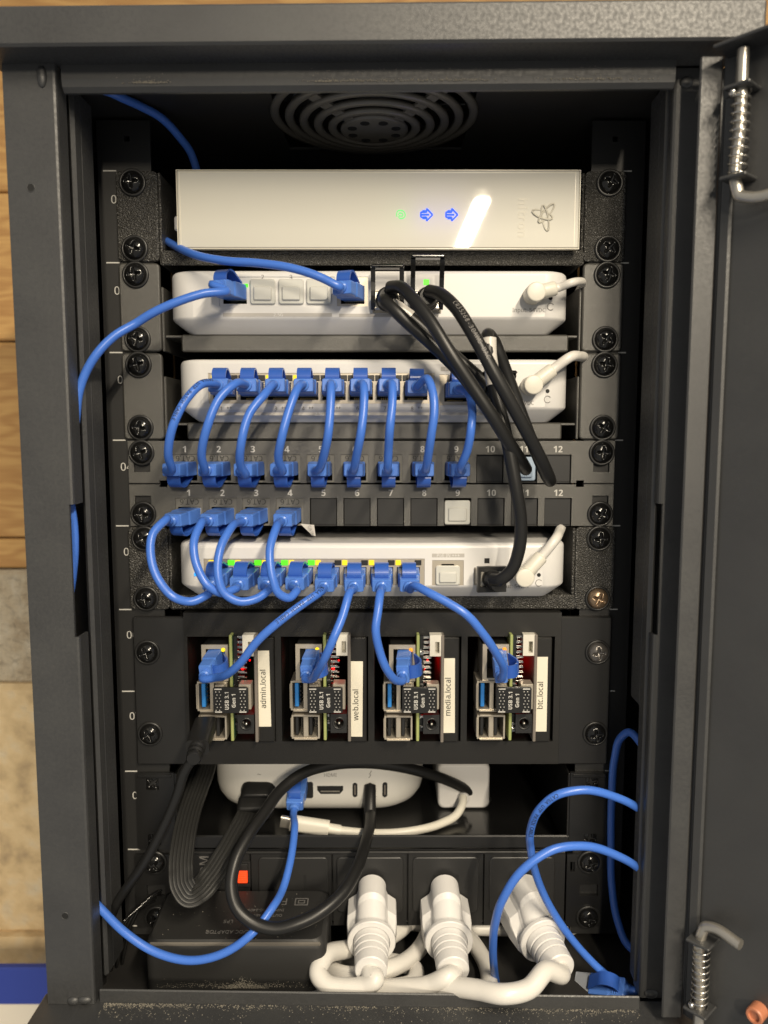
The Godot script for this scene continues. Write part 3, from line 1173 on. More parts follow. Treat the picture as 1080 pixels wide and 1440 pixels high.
func patch_panels() -> void:
	var jack := Shape.new()
	jack.plate(-7.0, 7.0, -7.0, 7.2, -1.2, 0.6, [[-5.9, 5.9, -6.0, 2.8]])
	var jack_mesh := jack.done()
	var well := Shape.new()
	well.box(-6.2, 6.2, -6.3, 3.2, -14.0, -13.0)
	well.plate(-6.4, 6.4, -6.5, 3.3, -13.0, -1.2, [[-5.9, 5.9, -6.0, 2.8]])
	var well_mesh := well.done()
	var blank := Shape.new()
	blank.pad(0, 0.2, 13.6, 14.0, 0.5, -1.5, -0.3, 0.25)
	blank.box(-6.6, 6.6, -7.3, -6.75, -1.2, 0.2, 0.1)
	var blank_mesh := blank.done()
	for k in 2:
		var top: float = [66.3, 43.9][k]
		var low: float = [44.7, 22.4][k]
		var sy: float = [60.3, 28.55][k]
		var sx := [[-96.0, 17.43], [-94.5, 17.36]]
		var oy: float = [51.9, 29.5][k]
		var t := thing("patch_panel", ["black patch panel with nine blue plugs, upper of the two numbered panels", "black patch panel with four blue plugs and black blanks, lower numbered panel"][k], "patch panel", v(0, low, 0), "numbered patch panels")
		var holes := []
		for i in 12:
			var c: float = sx[k][0] + sx[k][1] * i
			holes.append([c - 7.05, c + 7.05, oy - 7.4, oy + 7.4])
		for side in [-1.0, 1.0]:
			holes.append([side * 118.25 - 4.2, side * 118.25 + 4.2, sy - (10.0 if k == 0 else -3.0), sy - (3.0 if k == 0 else -9.6)])
			var e: float = low if k == 0 else top
			holes.append([side * 107.5 - 2.0, side * 107.5 + 2.0, e - 1.3, e + 1.3])
		var s := sh(t)
		s.plate(-125.2, 125.0, low, top, 0.5, 2.0, holes)
		part("panel", s, M.panel, t)
		s = sh(t)
		s.box(-105, 105, top - 1.5, top, -9, 0.4)
		s.box(-105, 105, low, low + 0.6, -9, 0.4)
		s.box(-104.8, 104.8, low + 0.7, top - 1.6, -18, -16.5)
		part("panel_backing", s, M.matt_black, t)
		for i in 12:
			var c: float = sx[k][0] + sx[k][1] * i
			write(t, "%d" % (i + 1), 3.3, v(c, [62.1, 39.6][k], 2.05), M.print_white, 0.0, "port_number", Basis.IDENTITY, true)
			var plugged := i < (9 if k == 0 else 4)
			if plugged:
				var n := put("jack", jack_mesh, M.jack_grey, t, v(c, oy, 1.0))
				piece("socket", well_mesh, M.matt_black, n)
				piece("jack_lettering", text_mesh("CAT.6", 2.8), M.print_dark, n, Transform3D(Basis(Vector3.BACK, PI), v(0, 5.4, 0.62)))
			elif k == 1 and i == 8:
				dust_cap(t, c, oy - 0.2, 0.8, 13.4, 12.6, M.dust_cap, "translucent white socket cover")
			elif k == 0 and i == 10:
				dust_cap(t, c, oy, 0.2, 12.6, 12.4, M.dust_blue, "pale blue socket cover")
			else:
				put("blank_insert", blank_mesh, M.blank_black, t, v(c, oy, 1.0))
		for side in [-1, 1]:
			screw(t, side * 118.25, sy, 2.0)


# ---------------------------------------------------------------- printed bracket with four single-board computers

func computer_mount() -> void:
	var t := thing("printed_bracket", "matt black printed bracket with four bays for small boards", "rack bracket", v(0, -106.5, 0))
	var s := sh(t)
	s.box(-125.8, -98.2, -106.3, -25.6, -0.2, 3.0, 0.7)
	part("ear", s, M.satin_black, t)
	s = sh(t)
	s.box(98.9, 126.2, -106.3, -25.6, -0.2, 3.0, 0.7)
	part("ear", s, M.satin_black, t)
	s = sh(t)
	var bays := []
	for i in 4:
		bays.append([-96.4 + 48.8 * i, -96.4 + 48.8 * i + 45.6, -92.1, -35.3])
	s.plate(-98.1, 98.8, -104.6, -22.6, -30.0, 6.0, bays)
	part("bay_frame", s, M.printed_plastic, t)
	s = sh(t)
	s.box(-98.0, 98.7, -104.4, -22.8, -118, -116.5)
	s.box(-98.0, 98.7, -24.4, -22.8, -116, -30.1)
	s.box(-98.0, 98.7, -104.4, -102.8, -116, -30.1)
	for i in 5:
		var x := -98.0 + 48.8 * i
		s.box(x, x + 1.5, -102.7, -24.5, -116, -30.1)
	part("bay_shell", s, M.matt_black, t)
	for side in [-1, 1]:
		for y in [-44.5, -88.95]:
			screw(t, side * 118.25 + (0.6 if side > 0 else 0.0), y, 3.0, M.grey_screw if side > 0 and y > -60 else null, "grey screw" if side > 0 and y > -60 else "")
	var words := ["admin.local", "web.local", "media.local", "btc.local"]
	for i in 4:
		board(words[i], i)


func usb_shell(s: Shape, x0: float, x1: float, y0: float, y1: float, z: float) -> void:
	s.plate(x0, x1, y0, y1, z - 16.0, z, [[x0 + 0.8, x1 - 0.8, y0 + 0.8, y1 - 0.8]])
	# flared edges of the shell
	s.box(x0 + 1.2, x1 - 1.2, y1 - 0.2, y1 + 0.5, z - 1.5, z + 0.9, 0.2)
	s.box(x0 + 1.2, x1 - 1.2, y0 - 0.5, y0 + 0.2, z - 1.5, z + 0.9, 0.2)
	s.box(x0 - 0.5, x0 + 0.2, y0 + 1.2, y1 - 1.2, z - 1.5, z + 0.9, 0.2)


func board(words: String, i: int) -> void:
	var d := 48.3 * i
	var which: String = ["leftmost", "second from left", "third from left", "rightmost"][i]
	var t := thing("single_board_computer", "small computer board with white strip reading %s, %s bay" % [words, which], "circuit board", v(-75 + d, -92, 0), "single-board computers in the printed bracket")
	var dx := func(x: float) -> float: return x + d
	var z: float = 12.0 + [0.0, -0.9, 0.5, -0.5][i]
	# network socket
	var jx0: float = dx.call(-87.7)
	var jx1: float = dx.call(-74.2)
	var jy0: float = -57.2
	var jy1: float = -38.0
	var s := sh(t)
	s.plate(jx0, jx1, jy0, jy1, z - 1.2, z, [[jx0 + 2.2, jx1 - 1.4, jy0 + 1.4, jy1 - 2.2]])
	s.box(jx0, jx0 + 0.6, jy0, jy1, z - 21, z - 1.3)
	s.box(jx1 - 0.6, jx1, jy0, jy1, z - 21, z - 1.3)
	s.box(jx0 + 0.7, jx1 - 0.7, jy0, jy0 + 0.6, z - 21, z - 1.3)
	var n := part("network_socket", s, M.port_metal, t)
	s = sh(t)
	s.box(jx0 + 0.7, jx1 - 0.7, jy0 + 0.7, jy1 - 0.7, z - 21, z - 18)
	s.box(jx0, jx1, jy1 - 0.6, jy1, z - 21, z - 1.3)
	part("socket_inside", s, M.satin_black, n)
	s = sh(t)
	s.ball(v(jx1 - 2.3, jy1 - 2.6, z + 0.1), 1.05, 8)
	part("led_light", s, M.led_amber if i > 1 else M.led_yellow, t)
	# upper USB pair and lower USB pair
	var ux0: float = dx.call(-90.4)
	var ux1: float = dx.call(-75.0)
	var uy0: float = -73.1
	var uy1: float = -57.5
	s = sh(t)
	usb_shell(s, ux0, ux1, uy0, uy1, z)
	s.box(ux0 + 6.6, ux0 + 8.6, uy0 + 0.8, uy1 - 0.8, z - 15, z - 0.2)
	n = part("usb_socket", s, M.port_metal, t)
	s = sh(t)
	s.box(ux0 + 2.0, ux0 + 4.0, uy0 + 1.6, uy1 - 1.4, z - 14, z - 0.8, 0.3)
	part("usb_tongue", s, M.usb_blue, n)
	s = sh(t)
	s.box(ux0 + 0.8, ux1 - 0.8, uy0 + 0.8, uy1 - 0.8, z - 16, z - 14)
	for k in 5:
		s.box(ux0 + 4.4, ux0 + 5.2, uy0 + 2.2 + k * 2.3, uy0 + 3.4 + k * 2.3, z - 10, z - 2, 0.2)
	part("usb_contacts", s, M.pcb_black, n)
	var wy0: float = -88.4
	var wy1: float = -75.8
	s = sh(t)
	usb_shell(s, ux0 + 0.3, ux1 - 0.6, wy0, wy1, z)
	s.box((ux0 + ux1) / 2 - 1.4, (ux0 + ux1) / 2 + 1.2, wy0 + 0.8, wy1 - 0.8, z - 15, z - 0.1, 0.3)
	n = part("usb_socket", s, M.port_metal, t)
	s = sh(t)
	s.box(ux0 + 2.0, ux0 + 3.8, wy0 + 1.4, wy1 - 1.4, z - 14, z - 1.2, 0.3)
	s.box(ux0 + 9.2, ux0 + 11.0, wy0 + 1.4, wy1 - 1.4, z - 14, z - 1.2, 0.3)
	s.box(ux0 + 1.1, ux1 - 1.4, wy0 + 0.8, wy1 - 0.8, z - 16, z - 14)
	part("usb_tongue", s, M.satin_black, n)
	# boards on edge
	var bx: float = dx.call(-72.8)
	s = sh(t)
	s.box(bx - 0.75, bx + 0.75, -89.6, -33.1, -73, z - 0.4, 0.3)
	n = part("circuit_board", s, M.pcb_edge, t)
	s = sh(t)
	s.box(bx + 0.8, bx + 1.0, -88.5, -33.9, -72, z - 1.2)
	part("board_face", s, M.pcb_green, n)
	var rng := RandomNumberGenerator.new()
	rng.seed = 40 + i
	var pins := Shape.new(base_of[t])
	var chips := Shape.new(base_of[t])
	for k in 120:
		var y := rng.randf_range(-86.5, -35.4)
		var zz := z - rng.randf_range(1.5, 26.0)
		var w := rng.randf_range(0.7, 2.6)
		var hh := rng.randf_range(0.4, 1.1)
		(pins if rng.randf() < 0.6 else chips).box(bx + 1.0, bx + 1.0 + w, y - hh, y + hh, zz - 1.0, zz + 1.0, 0.15)
	part("solder_joint", pins, M.steel, t).set_meta("kind", "stuff")
	part("small_chip", chips, M.pcb_black, t).set_meta("kind", "stuff")
	s = sh(t)
	for k in 20:
		var y: float = -34.6 - k * 1.27 * 1.05
		s.box(bx + 2.4, bx + 6.4 + 0.8 * (k % 2), y - 0.3, y + 0.3, z - 4.0 - 2.5 * (k % 2), z - 3.4 - 2.5 * (k % 2))
	part("header_pins", s, M.steel, n).set_meta("kind", "stuff")
	s = sh(t)
	s.box(bx + 1.0, bx + 3.0, -60.2, -34.2, z - 8.0, z - 2.8, 0.2)
	s.box(bx + 1.0, bx + 4.5, -86.1, -77.7, z - 12.0, z - 5.0, 0.2)
	part("pin_header", s, M.pcb_black, n)
	s = sh(t)
	for k in 5:
		var y: float = -86.1 + k * 1.7
		s.box(bx + 3.6 + 0.5 * (k % 2), bx + 4.9 + 0.5 * (k % 2), y - 0.5, y + 0.5, z - 4.9, z - 4.2)
	part("solder_tabs", s, M.dull_steel, n)
	var gx: float = dx.call(-60.1)
	s = sh(t)
	s.box(gx - 0.8, gx + 0.8, -90.4, -33.1, -73, z - 0.6, 0.3)
	part("power_board", s, M.pcb_grey, t)
	# bridging plug
	var px0: float = dx.call(-81.1)
	var px1: float = dx.call(-63.2)
	var py0: float = -72.4
	var py1: float = -58.8
	s = sh(t)
	s.t = Transform3D(Basis.IDENTITY, v((px0 + px1) / 2, (py0 + py1) / 2, 0))
	s.pad(0, 0, px1 - px0, py1 - py0, 1.0, 16.0, 17.5, 0.25)
	n = part("usb_bridge", s, M.pcb_black, t)
	s = sh(t)
	s.box(px0 + 0.6, px0 + 5.6, py0 + 1.2, py1 + 0.7, z - 2, 15.9, 0.3)
	s.box(px1 - 5.2, px1 + 1.2, py0 + 1.2, py1 + 0.9, z - 4, 15.4, 0.3)
	part("bridge_shell", s, M.port_metal, n)
	s = sh(t)
	for k in 7:
		for q in [px0 + 1.8, px0 + 3.6, px1 - 3.6, px1 - 1.8]:
			s.ball(v(q + (0.3 if k % 2 else -0.3), py0 + 1.6 + k * 1.62, 17.5), 0.33, 4)
	for q in [px0 + 2.7, px1 - 2.7]:
		s.box(q - 1.8, q + 1.8, py0 + 0.5, py0 + 1.1, 17.4, 17.7)
		s.box(q - 1.8, q + 1.8, py1 - 1.1, py1 - 0.5, 17.4, 17.7)
	part("solder_pads", s, M.print_white, n)
	write(t, "USB 3.1", 2.0, v((px0 + px1) / 2 - 1.9, (py0 + py1) / 2, 17.55), M.print_white, PI / 2, "lettering", Basis.IDENTITY, true)
	write(t, "Gen 1", 2.0, v((px0 + px1) / 2 + 1.6, (py0 + py1) / 2, 17.55), M.print_white, PI / 2, "lettering", Basis.IDENTITY, true)
	# power jack and white header on the second board
	var kx: float = dx.call(-65.5)
	var ky: float = -80.4
	s = sh(t)
	s.plate(kx - 4.4, kx + 4.0, ky - 5.2, ky + 5.0, z - 14, z - 0.6, [[kx - 2.4, kx + 2.4, ky - 2.4, ky + 2.4]])
	n = part("power_socket", s, M.blank_black, t)
	s = sh(t)
	s.t = Transform3D(Basis.IDENTITY, v(kx, ky, z - 0.5))
	s.lathe([[3.4, -0.2], [3.4, 0.1], [2.6, 0.15], [2.4, -8.0]], 20, 1, false)
	s.lathe([[0.6, -8.0], [0.6, -0.6], [0.2, -0.2]], 10)
	part("power_pin", s, M.blank_black, n)
	s = sh(t)
	s.ball(v(kx, ky, z - 0.9), 0.75, 8)
	part("pin_tip", s, M.dull_steel, n)
	s = sh(t)
	var hx: float = dx.call(-63.1)
	var hy: float = -39.1
	s.plate(hx - 3.6, hx + 3.0, hy - 5.2, hy + 6.0, z - 7, z - 1.0, [[hx - 0.8, hx + 1.4, hy - 3.6, hy + 2.4]])
	s.box(hx - 3.6, hx + 3.0, hy - 5.2, hy + 6.0, z - 8.5, z - 7.1)
	part("fan_header", s, M.warm_white, t)
	# red power light glowing between the boards
	s = sh(t)
	var rx: float = dx.call(-68.1)
	var ry: float = -54.6
	s.ball(v(rx - 1.0, ry, -1.0), 0.8, 8)
	s.ball(v(rx - 3.0, ry - 3.5, -6.0), 0.6, 6)
	s.ball(v(rx + 1.5, ry + 2.0, -9.0), 0.5, 6)
	part("led_light", s, M.led_red, t)
	var glow_ := OmniLight3D.new()
	glow_.name = "red_light"
	glow_.light_color = Color(1.0, 0.05, 0.04)
	glow_.light_energy = 0.00006
	glow_.light_size = 0.001
	glow_.shadow_enabled = true
	glow_.position = (v(rx - 2.0, ry, -24.0) - base_of[t]) * MM
	t.add_child(glow_)
	# the sled that carries the boards, with its sticker
	var sx0: float = dx.call(-59.9)
	var sx1: float = dx.call(-51.1)
	s = sh(t)
	s.box(sx0, sx1, -91.6, -35.4, -75, 8.0, 0.5)
	n = part("sled", s, M.printed_plastic, t)
	s = sh(t)
	s.tube([v(sx0 + 3.0, -37.6, 7.2), v(sx0 + 4.6, -36.4, 7.4), v(sx0 + 6.2, -37.6, 7.2)], 0.7, 8)
	part("sled_catch", s, M.printed_plastic, n)
	var ky0: float = [-83.1, -88.6, -86.6, -85.9][i]
	var ky1: float = [-42.2, -47.9, -46.3, -45.6][i]
	s = sh(t)
	s.t = Transform3D(Basis(Vector3.BACK, [0.012, -0.01, 0.008, 0.004][i]), v((sx0 + sx1) / 2 - 1.2, (ky0 + ky1) / 2, 8.0))
	s.box(-3.7, 3.5, (ky0 - ky1) / 2, (ky1 - ky0) / 2, 0.03, 0.22, 0.05)
	part("name_sticker", s, M.sticker, t)
	write(t, words, 2.9, v((sx0 + sx1) / 2 - 1.4, (ky0 + ky1) / 2 - [0.0, 3.0, 0.5, 0.5][i], 8.3), M.print_dark, PI / 2, "sticker_lettering")



# ---------------------------------------------------------------- small computer and what lies on its shelf

func mini_computer() -> void:
	var t := thing("rack_shelf", "glossy black shelf under the silver mini computer", "rack shelf", v(0, -155, 0), "rack shelves")
	var s: Shape
	for side in [-1.0, 1.0]:
		s = sh(t)
		s.t = Transform3D(Basis.IDENTITY, v(side * 116.9, -132.9, 0))
		s.plate(-10.2, 10.2, -21.6, 21.6, 0.2, 2.0, [[side * 1.35 - 3.4, side * 1.35 + 3.4, 12.0, 18.5], [side * 1.35 - 3.4, side * 1.35 + 3.4, -19.5, -13.0]])
		s.box(-9.0, 9.0, 19.0, 21.0, 2.0, 2.6, 0.3)
		part("ear", s, M.ear_black, t)
	for side in [-1.0, 1.0]:
		s = sh(t)
		s.box(side * 106.2 - 0.6, side * 106.2 + 0.6, -156.5, -112, -150, 1.4, 0.3)
		part("side_plate", s, M.ear_black, t)
	s = sh(t)
	s.box(-105.4, 105.4, -156.9, -155.6, -150, -0.3, 0.3)
	part("shelf_plate", s, M.gloss_black, t)
	s = sh(t)
	s.box(-105.6, 107.2, -154.4, -147.2, -0.2, 1.6, 0.6)
	part("front_lip", s, M.ear_black, t)
	for side in [-1, 1]:
		for y in [-117.5, -149.25]:
			screw(t, side * 118.25, y, -2.6)
	# the silver computer, its rear to us
	t = thing("mini_computer", "silver rounded mini computer with its ports facing out, on the glossy shelf", "computer", v(-33, -155.5, -110))
	var x0: float = -96.9
	var x1: float = 30.6
	var zf := -32.0
	var y0 := -154.8
	var w := x1 - x0
	var cx := (x0 + x1) / 2.0
	s = sh(t)
	var rings := []
	for l in [[0.0, 17.0], [0.6, 13.0], [2.2, 8.0], [5.0, 3.8], [9.0, 1.2], [13.5, 0.2], [17.0, 0.0], [41.0, 0.0], [42.6, 0.5], [43.4, 1.6], [43.5, 2.5]]:
		var ring := []
		for p in Shape.rrect(w - 2.0 * l[1], w - 2.0 * l[1], maxf(30.0 - l[1], 6.0), 10):
			ring.append(v(cx + p.x, y0 + l[0], zf - w / 2.0 - p.y))
		rings.append(ring)
	s.loft(rings, true, true, 1)
	var body := part("housing", s, M.silver, t)
	s = sh(t)
	s.t = Transform3D(Basis(Vector3.RIGHT, PI / 2), v(cx, y0 + 0.4, zf - w / 2.0))
	s.lathe([[50.0, 0.0], [50.0, 1.0]], 40)
	part("foot", s, M.matt_black, t)
	# sockets: raised dark openings set in the rear face
	var hx: float = -25.1
	var hy: float = -137.4
	s = sh(t)
	var hd := PackedVector2Array([Vector2(-7.6, 2.5), Vector2(-7.6, -0.2), Vector2(-5.6, -2.4), Vector2(5.6, -2.4), Vector2(7.6, -0.2), Vector2(7.6, 2.5)])
	s.t = Transform3D(Basis.IDENTITY, v(hx, hy, zf))
	s.prism(hd, -2.0, 0.06)
	var hdmi := part("video_socket", s, M.matt_black, t)
	s = sh(t)
	s.box(hx - 5.6, hx + 5.6, hy - 1.3, hy - 0.4, zf - 1.0, zf + 0.14, 0.1)
	part("contact_bar", s, M.dull_steel, hdmi)
	for px in [-10.6, -1.8, 6.9]:
		s = sh(t)
		s.t = Transform3D(Basis.IDENTITY, v(px, hy, zf))
		s.pad(0, 0, 2.9, 8.8, 1.4, -2.0, 0.06, 0.02)
		var c := part("data_socket", s, M.matt_black, t)
		s = sh(t)
		s.box(px - 0.45, px + 0.45, hy - 3.0, hy + 3.0, zf - 1.0, zf + 0.12, 0.1)
		part("socket_tongue", s, M.pcb_grey, c)
	s = sh(t)
	s.t = Transform3D(Basis.IDENTITY, v(-41.3, hy, zf))
	s.pad(0, 0, 12.5, 10.0, 1.2, -2.0, 0.06, 0.02)
	part("network_socket", s, M.matt_black, t)
	s = sh(t)
	s.t = Transform3D(Basis.IDENTITY, v(-67.1, -139.9, zf))
	s.pad(0, 0, 20.5, 15.0, 5.0, -2.0, 0.06, 0.02)
	part("power_socket", s, M.matt_black, t)
	write(t, "HDMI", 2.1, v(-25.0, -128.3, zf + 0.03), M.print_grey)
	write(t, "~", 3.2, v(-66.5, -127.8, zf + 0.03), M.print_grey)
	s = sh(t)
	var bolt := v(-1.8, -127.9, zf)
	s.tube([bolt + v(0.9, 2.2, 0.03), bolt + v(-0.4, 0.1, 0.03), bolt + v(0.5, -0.1, 0.03), bolt + v(-0.7, -2.2, 0.03)], 0.22, 5)
	part("bolt_mark", s, M.print_grey, t)
	# white adapter beside it
	t = thing("power_adapter", "small white block adapter with a white cord, right of the silver computer", "adapter", v(54.5, -155.5, -70))
	s = sh(t)
	var ax: float = 54.4
	var ay0 := -155.2
	rings = []
	for l in [[-100.0, 1.2], [-99.0, 0.0], [-46.0, 0.0], [-44.4, 0.5], [-44.0, 1.3]]:
		var ring := []
		for p in Shape.rrect(31.0 - 2.0 * l[1], 28.0 - 2.0 * l[1], 3.5):
			ring.append(v(ax + p.x, ay0 + 14.0 + p.y, l[0]))
		rings.append(ring)
	s.loft(rings, true, true, 1)
	part("housing", s, M.white, t)
	s = sh(t)
	s.t = Transform3D(Basis.IDENTITY, v(54.0, -147.3, -44.0))
	s.lathe([[3.4, -0.2], [3.4, 3.0], [2.9, 4.0], [1.9, 4.2]], 18)
	part("cord_collar", s, M.white, t)


# ---------------------------------------------------------------- power strip, its plugs, the black brick

func power_strip() -> void:
	var t := thing("power_strip", "black rack power strip with a lit orange switch and white plugs", "power strip", v(0, -200, 0))
	var s := sh(t)
	var plates := []
	for r in [[-62.4, -24.3], [-19.6, 16.9], [22.0, 58.1], [64.0, 99.8]]:
		plates.append([r[0], r[1]])
	var seams := []
	for p in [-66.7, -22.0, 19.2, 60.9]:
		seams.append([p - 0.5, p + 0.5, -199.9, -158.4])
	s.plate(-109.5, 105.5, -200.0, -158.0, -3.0, 0.0, seams)
	s.box(-109.4, 105.4, -199.9, -158.2, -46, -3.1, 0.5)
	s.box(-109.5, 105.5, -158.4, -156.9, -20, 0.6, 0.4)
	part("housing", s, M.satin_black, t)
	for p in plates:
		s = sh(t)
		s.t = Transform3D(Basis.IDENTITY, v((p[0] + p[1]) / 2, -176.0, 0))
		s.pad(0, 0, p[1] - p[0], 32.0, 2.4, -0.2, 0.8, 0.5)
		var o := part("outlet", s, M.blank_black, t)
		s = sh(t)
		for side in [-1.0, 1.0]:
			s.box((p[0] + p[1]) / 2 + side * 6.4 - 0.8, (p[0] + p[1]) / 2 + side * 6.4 + 0.8, -178.5, -170.0, 0.6, 0.86)
		s.box((p[0] + p[1]) / 2 - 2.2, (p[0] + p[1]) / 2 + 2.2, -186.5, -182.0, 0.6, 0.86)
		part("outlet_slots", s, M.matt_black, o)
	for side in [-1.0, 1.0]:
		s = sh(t)
		s.t = Transform3D(Basis.IDENTITY, v(side * 117.6, -178.0, 0))
		s.plate(-11.6, 11.6, -21.4, 20.4, 0.2, 2.0, [[side * 0.65 - 5.0, side * 0.65 + 5.0, -3.5, 3.0], [-8.6 * side - 1.2, -8.6 * side + 1.2, 10.5, 16.0]])
		part("ear", s, M.ear_black, t)
		for y in [-161.95, -193.7]:
			screw(t, side * 118.25, y, 2.0)
	# rocker switch, lit from inside
	var rx: float = -71.1
	var ry: float = -170.6
	s = sh(t)
	s.plate(rx - 4.4, rx + 4.4, ry - 6.0, ry + 8.5, 0.02, 1.2, [[rx - 3.4, rx + 3.4, ry - 4.4, ry + 7.6]])
	var frame := part("switch_frame", s, M.blank_black, t)
	s = sh(t)
	s.box(rx - 3.3, rx + 3.3, ry + 3.6, ry + 7.5, 0.05, 2.2, 0.4)
	part("switch_cap", s, M.blank_black, frame)
	s = sh(t)
	s.box(rx - 2.7, rx + 2.7, ry - 3.9, ry + 3.2, 0.05, 1.4, 0.3)
	for k in 5:
		s.box(rx - 2.3, rx + 2.3, ry - 3.4 + k * 1.3, ry - 2.8 + k * 1.3, 1.4, 1.9, 0.15)
	part("switch_light", s, M.rocker_orange, t)
	var l := OmniLight3D.new()
	l.name = "switch_glow"
	l.light_color = Color(1.0, 0.2, 0.03)
	l.light_energy = 0.000004
	l.light_size = 0.003
	l.shadow_enabled = true
	l.position = (v(rx, ry, 4.0) - base_of[t]) * MM
	t.add_child(l)
	write(t, "COM", 5.2, v(-92.0, -166.9, 0.05), M.print_dim, PI / 2)
	# three white plugs
	var where := [v(-0.2, -183.6, 0), v(39.2, -183.7, 0), v(81.9, -183.7, 0)]
	var names := ["white power plug nearest to the black brick, with a coiled cord", "white power plug in the middle of the three, on the power strip", "white power plug under the blue cables, tilted, rightmost of the three"]
	var yaw := [0.0, 0.02, 0.24]
	var ends := []
	var first := [v(2.8, -191.9, 50.0), v(2.1, -192.7, 51.0), v(-2.7, -196.4, 51.0), v(-13.1, -198.2, 50.0), v(-22.6, -197.5, 48.0), v(-26.4, -194.9, 44.0), v(-24.4, -192.5, 38.0)]
	first.append_array([v(-13.1, -199.0, 21.0), v(1.8, -202.0, 11.8), v(12.7, -205.0, -0.8), v(18.5, -206.5, -10.4), v(21.3, -207.0, -21.5)])
	ends.append(first)
	ends.append([v(39.4, -187.6, 50.0), v(38.0, -191.3, 51.0), v(29.1, -196.8, 50.0), v(13.3, -201.8, 46.0), v(-0.8, -204.0, 44.0), v(-16.3, -206.3, 44.0), v(-29.2, -211.6, 42.0)])
	ends.append([v(84.5, -182.5, 52.0), v(83.0, -185.4, 56.0), v(74.3, -188.7, 63.0), v(61.8, -189.2, 66.0), v(50.7, -191.7, 60.0), v(40.5, -194.9, 54.0), v(25.9, -201.0, 46.0), v(6.3, -207.6, 40.0), v(-15.5, -215.7, 34.0), v(-26.7, -221.2, 30.0)])
	for k in 3:
		power_plug(names[k], where[k], yaw[k], ends[k])
	# more of the white coil, lying behind the plugs on the floor
	var coil := thing("coiled_extension_lead", "white cord coiled on the cabinet floor behind the white plugs", "power cord", v(-10, -213, -10))
	s = sh(coil)
	s.tube(Shape.curve([v(33.7, -207.0, -21.4), v(32.2, -207.0, -11.1), v(27.2, -206.0, 7.3), v(17.5, -204.0, 23.6), v(4.1, -201.0, 35.0), v(-10.9, -202.0, 36.7), v(-22.5, -206.0, 26.1), v(-28.2, -208.0, 10.1), v(-34.1, -208.0, -12.7)], 10), 4.3, 14)
	s.tube(Shape.curve([v(-37.3, -209.0, -4.3), v(-21.3, -209.0, 9.9), v(-5.0, -209.0, 16.7), v(12.4, -209.0, 17.8), v(22.7, -209.0, 23.3), v(20.8, -209.0, 32.7), v(9.2, -209.0, 36.7), v(-8.0, -209.0, 39.6)], 10), 4.3, 14)
	s.tube(Shape.curve([v(14.5, -207.0, -13.7), v(46.6, -207.0, -9.1), v(78.5, -207.0, -7.8), v(110.7, -207.0, -8.3), v(119.5, -207.0, -14.6)], 10), 4.3, 14)
	s.tube(Shape.curve([v(44.3, -207.0, -20.1), v(49.1, -207.0, -9.8), v(54.9, -208.0, 2.2), v(59.9, -209.0, 18.0), v(59.8, -209.0, 39.8)], 10), 4.3, 14)
	part("cord", s, M.white_cord, coil)
	brick()


func power_plug(label: String, at: Vector3, yaw: float, path: Array) -> void:
	var t := thing("power_plug", label, "power plug", at, "white power plugs on the strip")
	var s := sh(t)
	var b := Basis(Vector3.UP, yaw) * Basis(Vector3.RIGHT, 0.1)
	s.t = Transform3D(b, at + v(0, -4.0, 0.9))
	var outline := func(w: float, top: float, low: float, dome: float, cut: float) -> Array:
		# a flat-bottomed body with a narrower rounded ridge on top
		var ring := []
		var half := PackedVector2Array([Vector2(w * 0.72, -low), Vector2(w, -low * 0.6), Vector2(w, cut * 0.55), Vector2(w * 0.97, cut), Vector2(dome * 1.12, cut + 3.2), Vector2(dome, cut + 5.6)])
		for p in half:
			ring.append(p)
		for k in 14:
			var a := PI * (k + 0.5) / 28.0
			ring.append(Vector2(cos(a) * dome, maxf(top - dome, cut + 5.8) + sin(a) * dome))
		var n := ring.size()
		for k in n:
			var p: Vector2 = ring[n - 1 - k]
			ring.append(Vector2(-p.x, p.y))
		return ring
	for l in [[[0.0, 12.4, 19.0, 9.0, 7.0, 4.4], [1.0, 13.2, 19.8, 9.8, 7.6, 4.6], [13.0, 13.2, 18.4, 9.8, 7.6, 4.2]], [[13.0, 13.2, 18.4, 9.8, 7.6, 4.2], [15.0, 13.2, 15.5, 9.8, 7.7, 2.4], [24.0, 12.2, 9.6, 9.6, 7.9, -3.4], [26.5, 11.0, 8.4, 8.8, 7.2, -4.0]]]:
		var rings := []
		for q in l:
			var ring := []
			for p in outline.call(q[1], q[2], q[3], q[4], q[5]):
				ring.append(v(p.x, p.y, q[0]))
			rings.append(ring)
		s.loft(rings, l[0][0] < 1.0, l[0][0] > 1.0, -1)
	part("plug_body", s, M.white, t)
	s = sh(t)
	s.t = Transform3D(b, at + v(0, -4.0, 0.9))
	s.lathe_hard([[10.0, 24.5], [12.0, 24.7], [12.4, 25.2], [12.4, 27.0], [12.0, 27.5], [9.6, 27.6]], 56)
	part("collar", s, M.white, t)
	s = sh(t)
	s.t = Transform3D(b, at + v(0, -4.0, 0.9))
	s.lathe_hard([[9.4, 27.0], [8.9, 31.0], [8.3, 31.2], [8.2, 32.3], [8.8, 32.5], [8.6, 35.0], [7.9, 35.2], [7.8, 36.3], [8.5, 36.5], [8.3, 39.0], [7.6, 39.2], [7.5, 40.2], [8.3, 40.4], [8.0, 45.4], [7.5, 46.0], [4.0, 46.1]], 48)
	part("strain_relief", s, M.white, t)
	s = sh(t)
	var tip := at + v(0, -4.0, 0.9) + b * v(0, 0, 44.0)
	var line := [tip, tip + b * v(0, -0.3, 3.5)]
	for p in path.slice(1):
		line.append(p)
	s.tube(Shape.curve(line, 10), 4.5, 16)
	part("cord", s, M.white_cord, t)


